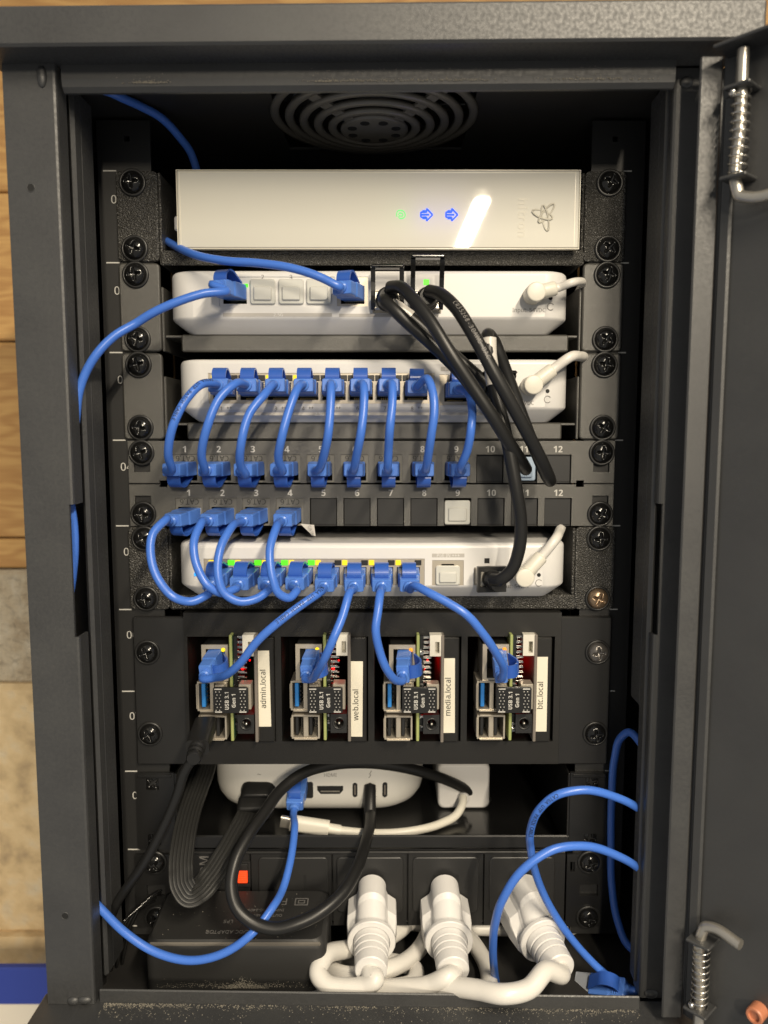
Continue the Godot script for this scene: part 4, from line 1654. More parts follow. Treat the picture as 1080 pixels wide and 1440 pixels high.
func brick() -> void:
	var at := v(-67.6, -191.6, 21.5)
	var t := thing("power_brick", "black power brick with a dusty front edge, leaning on the power strip", "power adapter", v(-67.6, -213.5, 21.0))
	var b := Basis(Vector3.RIGHT, 0.07)
	var s := sh(t)
	s.t = Transform3D(b, at)
	var rings := []
	for l in [[-21.5, 2.2], [-19.5, 0.6], [-15.0, 0.0], [9.0, 0.0], [11.6, 0.7], [13.2, 2.4]]:
		var ring := []
		for p in Shape.rrect(90.0 - 2.0 * l[1], 41.0 - 2.0 * l[1], 5.0, 5):
			ring.append(v(p.x, l[0], -p.y))
		rings.append(ring)
	s.loft(rings, true, true, 1)
	part("housing", s, M.charcoal, t)
	s = sh(t)
	s.t = Transform3D(b, at)
	s.box(-42.5, 42.5, 10.6, 12.9, 18.9, 20.4, 0.7)
	part("front_edge", s, M.bar_dust, t, "dusty pale front edge")
	# lettering, upside down as the brick lies with its label turned away
	var face := b * Basis(Vector3.RIGHT, -PI / 2) * Basis(Vector3.BACK, PI)
	for l in [["AC/DC ADAPTOR", 2.3, -4.0, 13.0], ["LPS", 2.3, -6.0, 5.5], ["OUTPUT: 48V 1.25A", 1.8, 10.0, 1.0], ["INPUT: 100-240V", 1.8, 12.0, -3.0]]:
		write(t, l[0], l[1], at + b * v(l[2], 13.28, l[3]), M.print_dim, 0.0, "lettering", face)
	write(t, "FC", 5.0, at + b * v(19.0, 13.28, -9.5), M.print_dim, 0.0, "lettering", face)
	s = sh(t)
	s.t = Transform3D(b * Basis(Vector3.RIGHT, -PI / 2), at + b * v(30.0, 13.15, -9.5))
	s.plate(-3.6, 3.6, -2.8, 2.8, 0, 0.15, [[-3.0, 3.0, -2.2, 2.2]])
	s.plate(-1.9, 1.9, -1.3, 1.3, 0, 0.15, [[-1.4, 1.4, -0.8, 0.8]])
	part("label_mark", s, M.print_dim, t)
	var rng := RandomNumberGenerator.new()
	rng.seed = 5
	s = sh(t)
	s.t = Transform3D(b, at)
	for i in 1300:
		var x := rng.randfn(2.0, 24.0)
		var y := -12.0 + absf(rng.randfn(0.0, 1.6))
		if rng.randf() < 0.5:
			x = rng.randfn(3.0, 5.0)
			y = -12.5 + absf(rng.randfn(0.0, 2.6)) * clampf(1.0 - absf(x - 3.0) / 14.0, 0.1, 1.0)
		var r := rng.randf_range(0.05, 0.15)
		if absf(x) < 40.0:
			s.box(x - r, x + r, y - r, y + r, 20.2, 20.5 + r * 0.6, r * 0.4)
	for i in 40:
		var x := rng.randf_range(-40, 40)
		var z := rng.randf_range(-20, 18)
		var r := rng.randf_range(0.08, 0.2)
		s.box(x - r, x + r, 13.1, 13.2 + r, z - r, z + r, r * 0.4)
	var dust := part("dust", s, M.dust, t)
	dust.set_meta("kind", "stuff")


# ---------------------------------------------------------------- blue network cables

var plug_mesh := []


func make_plug() -> void:
	var s := Shape.new()
	var rings := []
	for l in [[-2.0, 10.8, 7.2, 0.5], [8.0, 10.8, 7.2, 0.5], [9.0, 9.9, 6.7, 0.7], [15.4, 9.5, 6.3, 0.8], [16.0, 8.9, 5.7, 0.8]]:
		var ring := []
		for p in Shape.rrect(l[1], l[2], l[3], 3):
			ring.append(v(p.x, p.y, l[0]))
		rings.append(ring)
	s.loft(rings, true, true, -1)
	for k in 3:
		s.box(-4.2, 4.2, 3.2 - 0.02, 3.62, 9.9 + k * 1.2, 10.5 + k * 1.2, 0.15)
	s.lathe_hard([[2.9, 15.5], [2.8, 17.6], [2.0, 18.2]], 24)
	plug_mesh.append(s.done())
	s = Shape.new()
	var line := Shape.curve([v(0, 2.4, 12.4), v(0, 3.8, 13.2), v(0, 6.8, 12.4), v(0, 8.6, 9.6), v(0, 8.5, 6.2), v(0, 6.6, 2.4), v(0, 4.2, -2.0)], 5)
	s.sweep(line, PackedVector2Array([Vector2(3.4, -0.45), Vector2(3.4, 0.45), Vector2(-3.4, 0.45), Vector2(-3.4, -0.45)]), v(0, 0, 1), -1)
	plug_mesh.append(s.done())
	s = Shape.new()
	s.box(-5.7, 5.7, -3.8, 2.9, -11.0, -1.9, 0.4)
	plug_mesh.append(s.done())


func face(yaw := 0.0, pitch := 0.0, roll := 0.0) -> Basis:
	return Basis(Vector3.UP, yaw) * Basis(Vector3.RIGHT, pitch) * Basis(Vector3.BACK, roll)


# words printed along a cord, on the side turned to the front
func jacket_print(t: Node3D, cord: Node3D, line: Array, r: float, from_mm: float, words: String, h: float, m: Material) -> void:
	var s := SurfaceTool.new()
	s.begin(Mesh.PRIMITIVE_TRIANGLES)
	var walked := 0.0
	var want := from_mm
	var n := 0
	for k in line.size() - 1:
		var a: Vector3 = line[k]
		var b: Vector3 = line[k + 1]
		var d := (b - a).normalized()
		while n < words.length() and want <= walked + (b - a).length():
			if words[n] != " ":
				var up := (Vector3(0.0, 0.45, 1.0) - d * d.dot(Vector3(0.0, 0.45, 1.0))).normalized()
				var p := a + d * (want - walked) + up * (r + 0.01)
				s.append_from(text_mesh(words[n], h), 0, Transform3D(Basis(d, up.cross(d), up), (p - base_of[t]) * MM))
			want += h * 0.92
			n += 1
		walked += (b - a).length()
	if n > 0:
		piece("jacket_print", s.commit(), m, cord)


# ends: [place of the socket's middle, turn] or [] where the cable runs out of sight
func blue_cable(label: String, group: String, a: Array, path: Array, b: Array, prints := [], r := 1.98) -> Node3D:
	var base: Vector3 = a[0] if a else path[0]
	var t := thing("network_cable", label, "network cable", base, group)
	var line := []
	for e in [a, b]:
		if e:
			var p := put("plug", plug_mesh[0], M.blue_boot, t, e[0], e[1])
			piece("latch_tab", plug_mesh[1], M.blue_tab, p)
			piece("clear_connector", plug_mesh[2], M.clear, p)
	if a:
		line.append(a[0] + a[1] * v(0, 0, 16.0))
		line.append(a[0] + a[1] * v(0, 0, 20.0))
	line.append_array(path)
	if b:
		line.append(b[0] + b[1] * v(0, 0, 20.0))
		line.append(b[0] + b[1] * v(0, 0, 16.0))
	var s := sh(t)
	var run := Shape.curve(line, 10)
	s.tube(run, r, 14)
	var cord := part("cord", s, M.blue, t)
	for at in prints:
		jacket_print(t, cord, run, r, at, "CAT6A UTP PATCH CABLE", 1.5, M.print_dark)
	return t


func blue_cables() -> void:
	make_plug()
	# upper switch to upper panel
	var paths := [
		[v(-77.8, 92.5, 41.0), v(-83.0, 85.8, 47.0), v(-88.6, 74.0, 50.0), v(-92.9, 60.4, 44.0), v(-93.9, 53.4, 35.0)],
		[v(-62.1, 92.9, 41.0), v(-67.9, 86.5, 47.0), v(-73.3, 73.4, 50.0), v(-77.6, 60.4, 44.0), v(-78.2, 52.8, 35.0)],
		[v(-48.5, 88.3, 41.0), v(-54.8, 79.1, 47.0), v(-58.3, 66.3, 49.0), v(-60.3, 55.4, 41.0), v(-59.3, 51.0, 34.0)],
		[v(-33.8, 90.3, 41.0), v(-37.1, 79.8, 47.0), v(-39.9, 68.9, 49.0), v(-42.5, 58.7, 43.0), v(-41.6, 52.7, 35.0)],
		[v(-18.1, 91.9, 41.0), v(-18.1, 81.7, 47.0), v(-19.0, 70.2, 49.0), v(-21.5, 60.3, 43.0), v(-23.7, 54.5, 36.0)],
		[v(-3.1, 91.9, 41.0), v(-3.0, 81.4, 47.0), v(-4.3, 70.1, 49.0), v(-6.4, 60.3, 43.0), v(-7.7, 54.1, 36.0)],
		[v(10.0, 92.5, 41.0), v(9.9, 83.6, 47.0), v(8.9, 73.3, 49.0), v(8.3, 63.0, 43.0), v(8.0, 54.4, 36.0)],
		[v(26.3, 95.1, 41.0), v(28.3, 88.7, 46.0), v(28.8, 79.7, 49.0), v(27.6, 69.5, 48.0), v(26.7, 60.3, 42.0), v(26.2, 54.1, 35.0)],
		[v(45.5, 89.2, 36.0), v(46.7, 82.5, 41.0), v(45.9, 72.7, 46.0), v(44.8, 62.9, 42.0), v(42.6, 54.7, 35.0)]]
	for i in 9:
		var px := -73.3 + 13.64 * i if i < 8 else 42.3
		var py := 92.4 if i < 8 else 91.6
		var b := face(0.0, -0.05 if i < 7 else 0.0)
		blue_cable("%s blue cable hanging between the upper switch and the upper panel" % ["leftmost", "second from left", "third from left", "fourth from left", "middle", "fourth from right", "third from right", "second from right", "rightmost"][i], "blue cables from the upper switch", [v(px, py, 10.0), b], paths[i], [v(-96.0 + 17.43 * i, 52.2, 2.0), face([-0.2, -0.18, -0.16, -0.12, -0.04, 0, 0, 0.02, 0.05][i], 0.0, PI)], [10.0] if i == 0 else [])
	# lower panel to lower switch
	paths = [
		[v(-97.1, 29.6, 36.0), v(-101.3, 23.5, 44.0), v(-101.1, 13.2, 48.0), v(-96.9, 2.6, 50.0), v(-89.9, -5.1, 50.0), v(-82.1, -6.7, 50.0), v(-76.4, -4.6, 46.0)],
		[v(-80.3, 28.2, 36.0), v(-81.8, 19.5, 46.0), v(-79.4, 9.2, 50.0), v(-74.0, 1.0, 52.0), v(-68.6, -2.8, 50.0), v(-63.7, -2.1, 45.0)],
		[v(-65.8, 26.1, 38.0), v(-69.2, 17.1, 48.0), v(-69.6, 7.2, 52.0), v(-66.7, -2.1, 53.0), v(-60.1, -6.3, 52.0), v(-52.8, -5.7, 49.0), v(-47.9, -2.7, 44.0)],
		[v(-44.6, 26.1, 38.0), v(-46.4, 16.1, 48.0), v(-44.7, 4.9, 52.0), v(-41.8, -2.7, 52.0), v(-37.9, -5.1, 50.0), v(-34.8, -3.2, 45.0)]]
	for i in 4:
		blue_cable("%s of the blue loops from the lower panel to the lower switch" % ["leftmost, widest", "second from left", "third from left", "rightmost"][i], "blue loops from the lower panel", [v(-94.5 + 17.36 * i, 28.0, 2.0), face([-0.3, -0.24, -0.24, -0.12][i], 0.06, PI)], paths[i], [v(-76.2 + 13.55 * i, -1.4, 13.0), face(-0.12, 0.1)])
	# lower switch to the small boards
	var bays := ["admin.local", "web.local", "media.local", "btc.local"]
	paths = [
		[v(-24.3, -4.1, 44.0), v(-31.4, -8.1, 50.0), v(-40.8, -14.5, 54.0), v(-51.3, -23.8, 54.0), v(-61.1, -36.4, 50.0), v(-68.4, -43.4, 44.0), v(-75.3, -47.4, 36.0)],
		[v(-10.0, -4.1, 44.0), v(-13.0, -13.7, 52.0), v(-16.4, -21.6, 56.0), v(-20.5, -31.2, 54.0), v(-25.1, -41.1, 46.0), v(-29.1, -48.2, 36.0)],
		[v(4.3, -4.8, 44.0), v(3.4, -11.5, 50.0), v(2.4, -19.0, 52.0), v(4.0, -29.7, 50.0), v(8.0, -41.1, 46.0), v(12.1, -47.6, 40.0), v(15.4, -49.6, 33.0)],
		[v(21.0, -0.7, 44.0), v(26.0, -2.2, 50.0), v(35.5, -6.6, 54.0), v(43.4, -11.4, 56.0), v(51.2, -20.5, 54.0), v(58.5, -31.7, 48.0), v(63.5, -41.7, 40.0)]]
	var heads := [v(-79.7, -48.1, 12.0), v(-29.5, -48.2, 12.0), v(18.1, -48.2, 12.0), v(66.9, -48.3, 12.0)]
	for i in 4:
		var k := 4 + i
		blue_cable("blue cable from the lower switch to the board labelled %s" % bays[i], "blue cables to the small boards", [v(-76.2 + 13.55 * k, -1.4, 13.0), face(-0.06 if i == 0 else 0.0, 0.16)], paths[i], [heads[i] + v(-1.0, 2.0, 0.0), face(-0.1, 0.16, -PI / 2 + 0.06)], [12.0] if i == 0 else [])
	# single runs
	blue_cable("blue cable from the gateway's far left port, passing behind the left post", "single blue cables", [v(-67.3, 139.4, 10.0), face(-0.35)], [v(-66.9, 136.2, 32.0), v(-76.5, 133.8, 38.0), v(-87.4, 130.0, 40.0), v(-99.2, 124.9, 40.0), v(-107.5, 120.3, 39.0), v(-116.1, 114.1, 43.0), v(-122.6, 106.9, 45.4), v(-129.0, 97.0, 45.6), v(-132.2, 88.4, 45.6), v(-134.0, 77.2, 45.6), v(-136.8, 60.5, 46.0), v(-138.1, 44.3, 47.0), v(-137.0, 37.2, 48.0), v(-136.1, 28.0, 48.0), v(-136.3, 16.5, 48.0), v(-138.2, 4.0, 47.0), v(-141.9, -9.4, 44.0), v(-146.7, -27.6, 40.0)], [])
	blue_cable("blue cable crossing under the cream modem to the white gateway's fifth port", "single blue cables", [v(-9.2, 139.0, 10.0), face(-0.3)], [v(-14.0, 137.6, 33.0), v(-23.1, 141.9, 34.0), v(-36.3, 146.2, 33.0), v(-52.5, 149.1, 30.0), v(-67.8, 150.9, 26.0), v(-81.2, 154.2, 20.0), v(-89.9, 158.3, 12.0), v(-97.9, 163.3, 2.0), v(-106.7, 169.4, -12.0), v(-117.0, 179.1, -40.0)], [])
	blue_cable("blue cable curving down in the dark behind the cream modem, top left", "single blue cables", [], [v(-120.7, 222.2, 40.0), v(-117.0, 222.4, 36.0), v(-113.3, 222.9, 28.0), v(-108.6, 223.5, 18.0), v(-101.5, 222.0, 8.0), v(-95.4, 216.7, -2.0), v(-91.9, 212.0, -9.0), v(-90.1, 204.6, -14.0), v(-90.3, 192.3, -20.0)], [])
	blue_cable("narrow blue cable loop standing right of the rack beside the right post", "blue cables at the lower right", [], [v(149.0, -110.9, 30.0), v(137.8, -95.8, 32.0), v(134.8, -84.3, 28.0), v(131.3, -80.8, 22.0), v(128.6, -85.9, 16.0), v(127.5, -100.0, 10.0), v(127.9, -123.5, 6.0), v(128.9, -149.0, 4.0), v(129.5, -173.0, 6.0), v(131.2, -189.1, 12.0), v(133.9, -196.8, 20.0), v(138.4, -197.1, 28.0), v(147.2, -196.6, 34.0)], [])
	blue_cable("blue cable arching in front of the shelf ear, upper of the two right arches", "blue cables at the lower right", [], [v(149.6, -127.8, 30.0), v(134.3, -114.3, 40.0), v(119.2, -104.0, 46.0), v(99.9, -97.8, 50.0), v(87.5, -100.6, 50.0), v(80.0, -109.0, 48.0), v(77.3, -120.4, 44.0), v(79.1, -136.6, 38.0), v(85.7, -158.7, 32.0), v(96.1, -179.0, 28.0), v(110.1, -197.4, 28.0), v(120.1, -206.5, 30.0), v(136.6, -215.2, 32.0), v(150.6, -220.8, 32.0)], [], [75.0])
	blue_cable("blue cable arching over the rightmost white plug, lower of the two right arches", "blue cables at the lower right", [], [v(150.3, -163.4, 32.0), v(133.9, -144.0, 42.0), v(118.2, -130.0, 52.0), v(99.3, -120.1, 60.0), v(83.5, -119.6, 64.0), v(69.0, -128.7, 66.0), v(60.8, -144.1, 64.0), v(58.6, -159.4, 58.0), v(59.3, -178.0, 48.0), v(62.3, -201.5, 34.0), v(66.9, -225.2, 18.0)], [])
	blue_cable("spare blue plug lying on the cabinet floor at the lower right", "blue cables at the lower right", [v(115.5, -213.6, 30.0), face(1.0, -0.3, 0.5)], [v(131.0, -215.2, 30.0), v(139.8, -220.3, 26.0), v(159.6, -231.8, 14.0)], [])
	blue_cable("blue cable hanging from the silver computer and sweeping past the black brick", "single blue cables", [v(-43.7, -133.8, -31.0), face(-0.03, 0.36)], [v(-41.8, -140.7, 4.0), v(-41.6, -144.9, 13.0), v(-42.4, -150.9, 23.0), v(-44.7, -157.6, 34.0), v(-48.0, -159.2, 46.0), v(-55.5, -165.8, 54.0), v(-68.2, -174.9, 56.0), v(-86.2, -180.3, 55.0), v(-103.0, -177.7, 53.0), v(-118.7, -169.6, 50.0), v(-131.8, -160.8, 45.0), v(-144.5, -151.4, 40.0)], [])


func hanging_tag() -> void:
	var t := thing("paper_tag", "small pale triangular tag hanging below the lower numbered panel", "tag", v(-31.0, 21.9, 8.0))
	var s := sh(t)
	s.t = Transform3D(Basis(Vector3.RIGHT, -0.25) * Basis(Vector3.UP, 0.2), v(-32.1, 21.5, 8.0))
	s.prism(PackedVector2Array([Vector2(-4.5, 2.6), Vector2(2.6, 2.2), Vector2(3.4, -3.6), Vector2(1.4, -2.9)]), 0.0, 0.25)
	part("tag_sheet", s, M.bar_grey, t)
	write(t, "CAT6", 1.2, v(-30.9, 20.9, 9.0) + v(0, 0, 0.3), M.print_grey, -1.2)


# ---------------------------------------------------------------- black cables

func uplink_plug(t: Node3D, at: Vector3, bail_h: float, tilt := 0.0) -> void:
	var s := sh(t)
	s.t = Transform3D(Basis.IDENTITY, at)
	s.box(-6.4, 6.4, -4.4, 4.4, -12, 6.0, 0.6)
	var p := part("uplink_plug", s, M.dull_steel, t)
	s = sh(t)
	s.t = Transform3D(Basis.IDENTITY, at)
	s.lathe([[5.6, 5.5], [5.6, 9.0], [5.0, 9.6], [5.2, 10.2], [5.2, 13.0], [4.6, 13.6], [4.7, 14.4], [4.4, 17.0], [3.8, 18.0]], 22)
	part("plug_boot", s, M.rubber, p)
	s = sh(t)
	s.t = Transform3D(Basis.IDENTITY, at)
	var w := 6.9
	for side in [-1.0, 1.0]:
		s.sweep(Shape.curve([v(side * w, -3.5, 4.0), v(side * w, 0.0, 7.5), v(side * w, bail_h * 0.55, 8.0 + tilt * 0.4), v(side * w, bail_h, 9.0 + tilt)], 4), PackedVector2Array([Vector2(1.3, -1.1), Vector2(1.3, 1.1), Vector2(-1.3, 1.1), Vector2(-1.3, -1.1)]), Vector3.RIGHT, -1)
	s.box(-w - 1.1, w + 1.1, bail_h - 0.4, bail_h + 1.4, 6.6 + tilt, 12.6 + tilt, 0.7)
	part("bail_latch", s, M.gloss_black, p)


func sleeve(t: Node3D, line: Array, r: float, words := "") -> void:
	var s := sh(t)
	s.tube(Shape.curve(line, 8), r, 16)
	part("label_sleeve", s, M.sleeve, t, "pale label sleeve")


func black_cables() -> void:
	# two uplink cords folded in loops in front of the upper switch
	var t := thing("uplink_cable", "black uplink cable from the gateway to the upper switch, folded left of its twin", "uplink cable", v(7.9, 134.8, 10), "black uplink cables")
	uplink_plug(t, v(7.9, 134.6, 10.0), 14.5, 0.0)
	var s := sh(t)
	s.tube(Shape.curve([v(9.1, 138.1, 30.0), v(13.6, 137.1, 36.0), v(19.2, 130.8, 43.0), v(26.0, 121.1, 49.0), v(35.2, 106.1, 53.0), v(45.8, 90.6, 53.0), v(55.6, 76.5, 52.0), v(63.2, 65.6, 48.0), v(69.7, 57.6, 41.0), v(73.6, 53.3, 33.0), v(73.7, 54.6, 25.0), v(69.2, 62.5, 24.0), v(56.2, 79.3, 36.0), v(42.3, 96.8, 40.0), v(30.8, 108.4, 40.0), v(17.8, 120.1, 38.0), v(9.3, 128.4, 36.0), v(6.4, 131.5, 33.0), v(7.4, 132.0, 28.0), v(13.9, 128.5, 25.0), v(23.3, 121.2, 25.0), v(32.9, 113.2, 25.0), v(44.5, 103.2, 25.0), v(55.5, 93.8, 25.0)], 8), 3.0, 14)
	part("cord", s, M.rubber, t)
	sleeve(t, [v(9.1, 131.3, 26.0), v(13.9, 128.5, 25.0), v(18.9, 124.9, 25.0)], 3.5)
	uplink_plug(t, v(61.6, 91.6, 10.0), 7.0, 6.0)
	t = thing("uplink_cable", "black uplink cable from the gateway down to the lower switch, longer looped twin", "uplink cable", v(27.0, 134.6, 10), "black uplink cables")
	uplink_plug(t, v(27.0, 134.6, 10.0), 18.0, 5.0)
	s = sh(t)
	s.tube(Shape.curve([v(27.3, 136.5, 30.0), v(31.8, 134.0, 37.0), v(37.7, 127.3, 45.0), v(45.1, 114.0, 54.0), v(53.7, 98.0, 57.0), v(62.8, 82.6, 56.0), v(72.0, 67.6, 52.0), v(79.8, 55.2, 45.0), v(84.6, 48.0, 36.0), v(83.8, 51.6, 28.0), v(76.3, 69.4, 26.0), v(68.2, 89.6, 27.0), v(61.1, 106.1, 30.0), v(57.3, 113.8, 32.0), v(54.4, 115.9, 36.0), v(53.8, 110.8, 41.0), v(55.4, 99.2, 42.0), v(57.4, 87.9, 43.0), v(60.2, 76.6, 45.0), v(63.9, 60.4, 46.0), v(67.1, 44.1, 46.0), v(69.7, 29.1, 44.0), v(69.3, 15.4, 42.0), v(66.1, 5.6, 40.0), v(61.5, 1.1, 38.0), v(58.3, 0.3, 34.0)], 8), 3.0, 14)
	part("cord", s, M.rubber, t)
	jacket_print(t, t.get_node("cord"), Shape.curve([v(27.3, 136.5, 30.0), v(31.8, 134.0, 37.0), v(37.7, 127.3, 45.0), v(45.1, 114.0, 54.0), v(53.7, 98.0, 57.0), v(62.8, 82.6, 56.0)], 8), 3.0, 22.0, "CR35268-30AWG DAC", 2.0, M.print_grey)
	sleeve(t, [v(54.2, 113.4, 40.5), v(54.4, 105.6, 41.6), v(55.4, 99.2, 42.0), v(56.4, 92.4, 42.6)], 3.4)
	# its lower plug: a short metal body with a black ring
	s = sh(t)
	var at := v(58.6, -1.7, 12.0)
	s.t = Transform3D(Basis(Vector3.UP, 0.12), at)
	s.box(-6.2, 6.2, -4.2, 4.2, -10, 9.0, 0.5)
	var p := part("uplink_plug", s, M.dull_steel, t)
	s = sh(t)
	s.t = Transform3D(Basis(Vector3.UP, 0.12), at)
	s.plate(-7.2, 7.2, -6.6, 6.2, 8.0, 11.0, [[-5.8, 5.8, -3.8, 3.8]])
	s.lathe([[4.8, 8.0], [4.8, 16.0], [4.0, 17.0], [4.2, 19.0], [3.8, 23.0]], 20)
	part("plug_boot", s, M.rubber, p)
	# usb lead of the leftmost board
	t = thing("usb_cable", "black usb cable plugged into the leftmost board and dropping to the left", "usb cable", v(-86.1, -82.7, 12.0))
	s = sh(t)
	var from := v(-85.4, -78.4, 16.0)
	var to := v(-84.1, -81.1, 40.0)
	var dir := (to - from).normalized()
	var up := dir.cross(Vector3.RIGHT).normalized()
	s.sweep(Shape.curve([from, from.lerp(to, 0.3), from.lerp(to, 0.75), to], 4), Shape.rrect(8.0, 11.0, 2.0, 3), Vector3.RIGHT, 1)
	part("plug_body", s, M.rubber, t)
	s = sh(t)
	s.t = Transform3D(Basis(up.cross(dir).normalized(), up, dir).orthonormalized(), to)
	s.lathe([[4.0, -1.0], [4.0, 2.0], [3.2, 2.4], [3.2, 3.2], [3.8, 3.6], [3.8, 5.6], [3.0, 6.0], [3.0, 6.8], [3.6, 7.2], [3.6, 9.4], [3.0, 10.4]], 20)
	part("strain_relief", s, M.rubber, t)
	s = sh(t)
	var tip := to + dir * 8.0
	var line := [tip]
	line.append_array([v(-89.4, -91.3, 46.0), v(-93.0, -101.8, 44.0), v(-98.0, -113.6, 42.0), v(-104.5, -126.7, 40.0), v(-112.2, -140.8, 38.0), v(-120.6, -153.2, 36.0), v(-127.7, -163.9, 34.0), v(-132.4, -174.3, 32.0), v(-135.7, -186.5, 30.0), v(-138.4, -200.4, 28.0), v(-140.8, -214.9, 26.0)])
	s.tube(Shape.curve(line, 8), 2.4, 12)
	part("cord", s, M.rubber, t)
	# flat ribbed lead
	t = thing("power_cable", "flat ribbed black power cable bent in a loop from the silver computer", "power cable", v(-67.4, -139.9, -31.0))
	s = sh(t)
	s.t = Transform3D(Basis(Vector3.RIGHT, 0.5), v(-67.5, -139.5, -32.0))
	s.pad(0, 0, 19.0, 13.5, 4.5, -3.0, 6.0, 1.0)
	s.pad(0, -1.0, 21.0, 10.0, 3.0, 5.0, 13.0, 1.5)
	part("plug_body", s, M.rubber, t)
	s = sh(t)
	var ribs := PackedVector2Array()
	for k in 7:
		var x := -5.7 + k * 1.9
		ribs.append(Vector2(x - 0.55, 0.75))
		ribs.append(Vector2(x, 1.15))
		ribs.append(Vector2(x + 0.55, 0.75))
	for k in 7:
		var x := 5.7 - k * 1.9
		ribs.append(Vector2(x + 0.55, -0.75))
		ribs.append(Vector2(x, -1.15))
		ribs.append(Vector2(x - 0.55, -0.75))
	ribs.reverse()
	ribbon(s, Shape.curve([v(-70.3, -145.2, -33.0), v(-70.9, -145.6, -22.0), v(-72.5, -145.6, 0), v(-76.4, -149.5, 16.0), v(-81.3, -154.0, 28.0), v(-86.0, -156.6, 36.0), v(-89.9, -156.3, 40.0), v(-93.5, -153.1, 38.0), v(-96.0, -147.7, 32.0), v(-97.8, -140.5, 20.0), v(-99.1, -135.4, 4.0), v(-99.6, -131.2, -16.0), v(-98.8, -125.6, -34.0), v(-99.6, -120.7, -55.0)], 10), ribs)
	part("cord", s, M.flat_cord, t)
	# round lead with the data plug
	t = thing("data_cable", "thick black cable looping from the silver computer's middle data port", "data cable", v(-1.8, -137.4, -31.0))
	s = sh(t)
	s.t = Transform3D(Basis(Vector3.RIGHT, 0.75), v(-1.8, -137.5, -33.0))
	s.pad(0, 0, 7.0, 11.5, 3.0, -1.0, 22.0, 1.6)
	s.pad(0, 0, 6.2, 8.0, 2.6, 22.0, 27.0, 1.2)
	part("plug_body", s, M.rubber, t)
	s = sh(t)
	s.tube(Shape.curve([v(-1.3, -145.8, -22.0), v(-1.8, -145.9, -4.0), v(-4.1, -146.8, 14.0), v(-8.1, -150.2, 30.0), v(-14.0, -154.1, 42.0), v(-22.8, -158.1, 50.0), v(-34.4, -161.9, 54.0), v(-46.2, -164.1, 55.0), v(-56.1, -161.9, 54.0), v(-63.5, -156.7, 52.0), v(-67.5, -147.6, 48.0), v(-66.7, -138.5, 42.0), v(-62.4, -131.2, 32.0), v(-56.3, -126.2, 18.0), v(-49.5, -121.2, 2.0), v(-38.8, -117.2, -10.0), v(-23.6, -115.9, -18.0), v(-3.7, -117.4, -24.0), v(18.9, -123.1, -30.0), v(42.3, -133.8, -38.0), v(62.9, -149.4, -50.0), v(81.5, -169.7, -70.0), v(101.1, -195.4, -100.0)], 8), 3.1, 14)
	part("cord", s, M.rubber, t)
	# thin leads in the lower left corner
	t = thing("lead_bundle", "thin black leads bundled in the dark lower left corner", "cable", v(-140.1, -217.5, 20.0))
	s = sh(t)
	for k in 4:
		var q := float(k) * 2.4
		var pts := []
		for p2 in [v(-114.1, -187.2, -6.0), v(-122.6, -183.6, 6.0), v(-131.2, -187.2, 14.0), v(-136.2, -195.7, 18.0), v(-139.8, -209.5, 20.0), v(-143.3, -223.9, 18.0)]:
			pts.append(p2 + v(q, q * 0.6, -q))
		s.tube(Shape.curve(pts, 8), 0.9, 8)
	part("cord", s, M.gloss_black, t)


# a flat cord: the broad side keeps facing the front
func ribbon(s: Shape, line: Array, outline: PackedVector2Array) -> void:
	var rings := []
	for k in line.size():
		var d: Vector3 = (line[mini(k + 1, line.size() - 1)] - line[maxi(k - 1, 0)]).normalized()
		var side := d.cross(Vector3(0.0, 0.25, 1.0)).normalized()
		var n := d.cross(side).normalized()
		var ring := []
		for p in outline:
			ring.append(line[k] + side * p.x + n * p.y)
		rings.append(ring)
	s.loft(rings, true, true, -1)


# ---------------------------------------------------------------- white cords

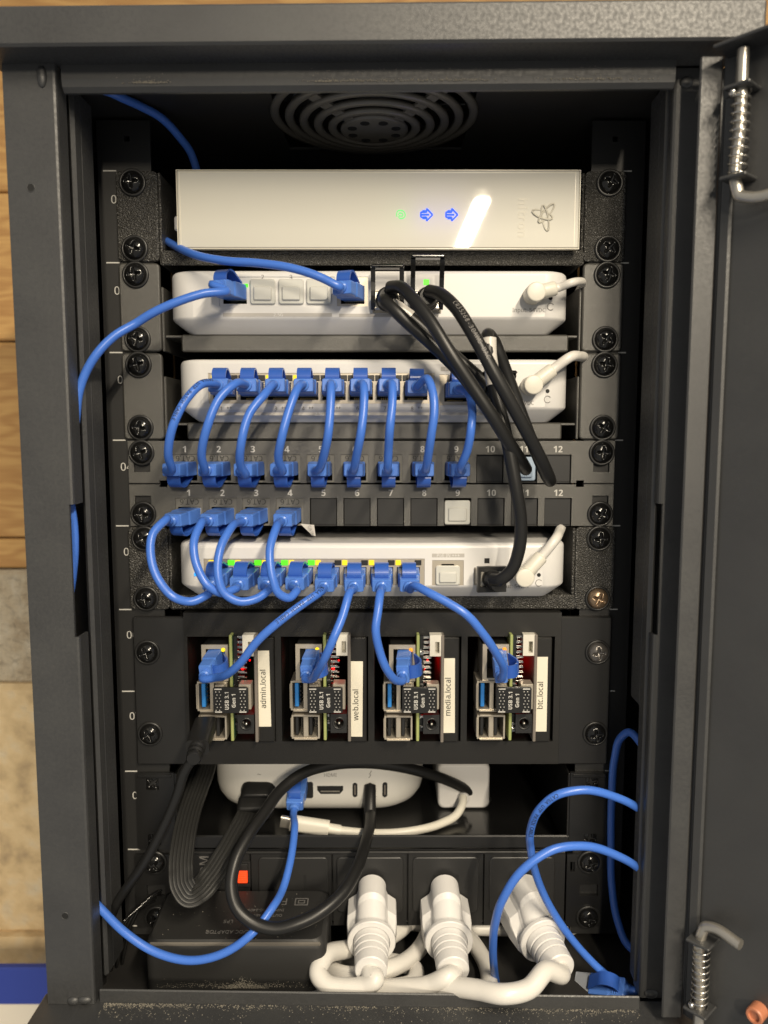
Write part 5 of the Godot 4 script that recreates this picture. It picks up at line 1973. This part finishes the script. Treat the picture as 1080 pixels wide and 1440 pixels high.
func white_cords() -> void:
	var names := ["white barrel plug and cord at the right end of the gateway", "white barrel plug at the right end of the upper switch", "white barrel plug at the right end of the lower switch, cord rising"]
	var discs := [v(79.1, 137.6, 22.0), v(78.7, 93.6, 22.0), v(75.8, -0.7, 25.0)]
	var tips := [v(89.4, 140.0, 20.0), v(88.9, 101.3, 20.0), v(84.7, 9.6, 23.0)]
	var face_z := [10.0, 10.0, 13.0]
	var cords := [
		[v(91.8, 140.6, 20.0), v(95.8, 142.0, 20.0), v(101.4, 143.8, 14.0), v(106.4, 145.0, 0), v(107.8, 143.2, -14.0), v(114.4, 146.4, -60.0)],
		[v(91.3, 103.6, 20.0), v(96.5, 106.9, 18.0), v(104.2, 108.5, 8.0), v(112.1, 109.1, -10.0), v(123.5, 109.6, -50.0)],
		[v(86.8, 12.4, 23.0), v(90.5, 16.6, 20.0), v(96.4, 19.7, 6.0), v(101.6, 21.5, -10.0), v(109.4, 21.1, -40.0)]]
	for k in 3:
		var t := thing("barrel_plug", names[k], "power plug", v(discs[k].x, discs[k].y, face_z[k]), "white barrel plugs")
		var c := v(discs[k].x, discs[k].y, 0)
		var z0: float = face_z[k]
		var s := sh(t)
		s.t = Transform3D(Basis.IDENTITY, c)
		s.lathe([[3.0, z0 - 4.0], [3.0, z0 + 1.5], [4.6, z0 + 1.6], [4.7, z0 + 11.6], [4.45, z0 + 12.3], [3.9, z0 + 12.5], [0.01, z0 + 12.5]], 36)
		part("plug_body", s, M.warm_white, t)
		var mid := v(c.x, c.y, z0 + 7.4)
		var end := v(tips[k].x, tips[k].y, z0 + 7.4)
		s = sh(t)
		var d := (end - mid).normalized()
		s.t = Transform3D(Basis(d.cross(Vector3.UP).normalized(), Vector3.UP, d), mid)
		s.t.basis = Basis.looking_at(-d, Vector3.BACK)
		var len := (end - mid).length()
		s.lathe([[3.6, 2.0], [3.55, len - 0.8], [3.1, len], [2.4, len + 0.1]], 26)
		part("sleeve", s, M.warm_white, t)
		s = sh(t)
		var line := [end - d * 1.0, end + d * 1.5]
		for p in cords[k].slice(1):
			line.append(p)
		s.tube(Shape.curve(line, 8), 2.0 if k == 0 else 2.5, 14)
		part("cord", s, M.white_cord, t)
	# white lead lying loose on the shelf
	var t2 := thing("charging_cable", "white charging cable with its loose metal-tipped plug under the silver computer", "charging cable", v(-37.3, -147.5, -11.0))
	var s2 := sh(t2)
	var a := v(-46.0, -146.3, -11.0)
	var b := v(-23.0, -150.0, -11.0)
	s2.sweep(Shape.curve([a, a.lerp(b, 0.3), a.lerp(b, 0.7), a.lerp(b, 0.93)], 3), Shape.rrect(6.4, 9.0, 3.0, 4), Vector3.UP, 1)
	s2.tube([a.lerp(b, 0.9), b, b + (b - a) * 0.22], 2.9, 14)
	part("plug_body", s2, M.warm_white, t2)
	s2 = sh(t2)
	var back := a - (b - a).normalized() * 5.5
	s2.sweep([back, a], Shape.rrect(2.6, 7.0, 1.2, 4), Vector3.UP, 1)
	part("metal_tip", s2, M.dull_steel, t2)
	s2 = sh(t2)
	s2.tube(Shape.curve([v(-21.4, -150.5, -11.0), v(-7.5, -151.6, -10.0), v(8.4, -152.1, -10.0), v(24.4, -152.0, -13.0), v(39.1, -152.7, -22.0), v(48.9, -151.3, -30.0), v(52.8, -147.8, -36.0), v(53.6, -145.4, -40.0)], 8), 2.4, 14)
	part("cord", s2, M.warm_white, t2)
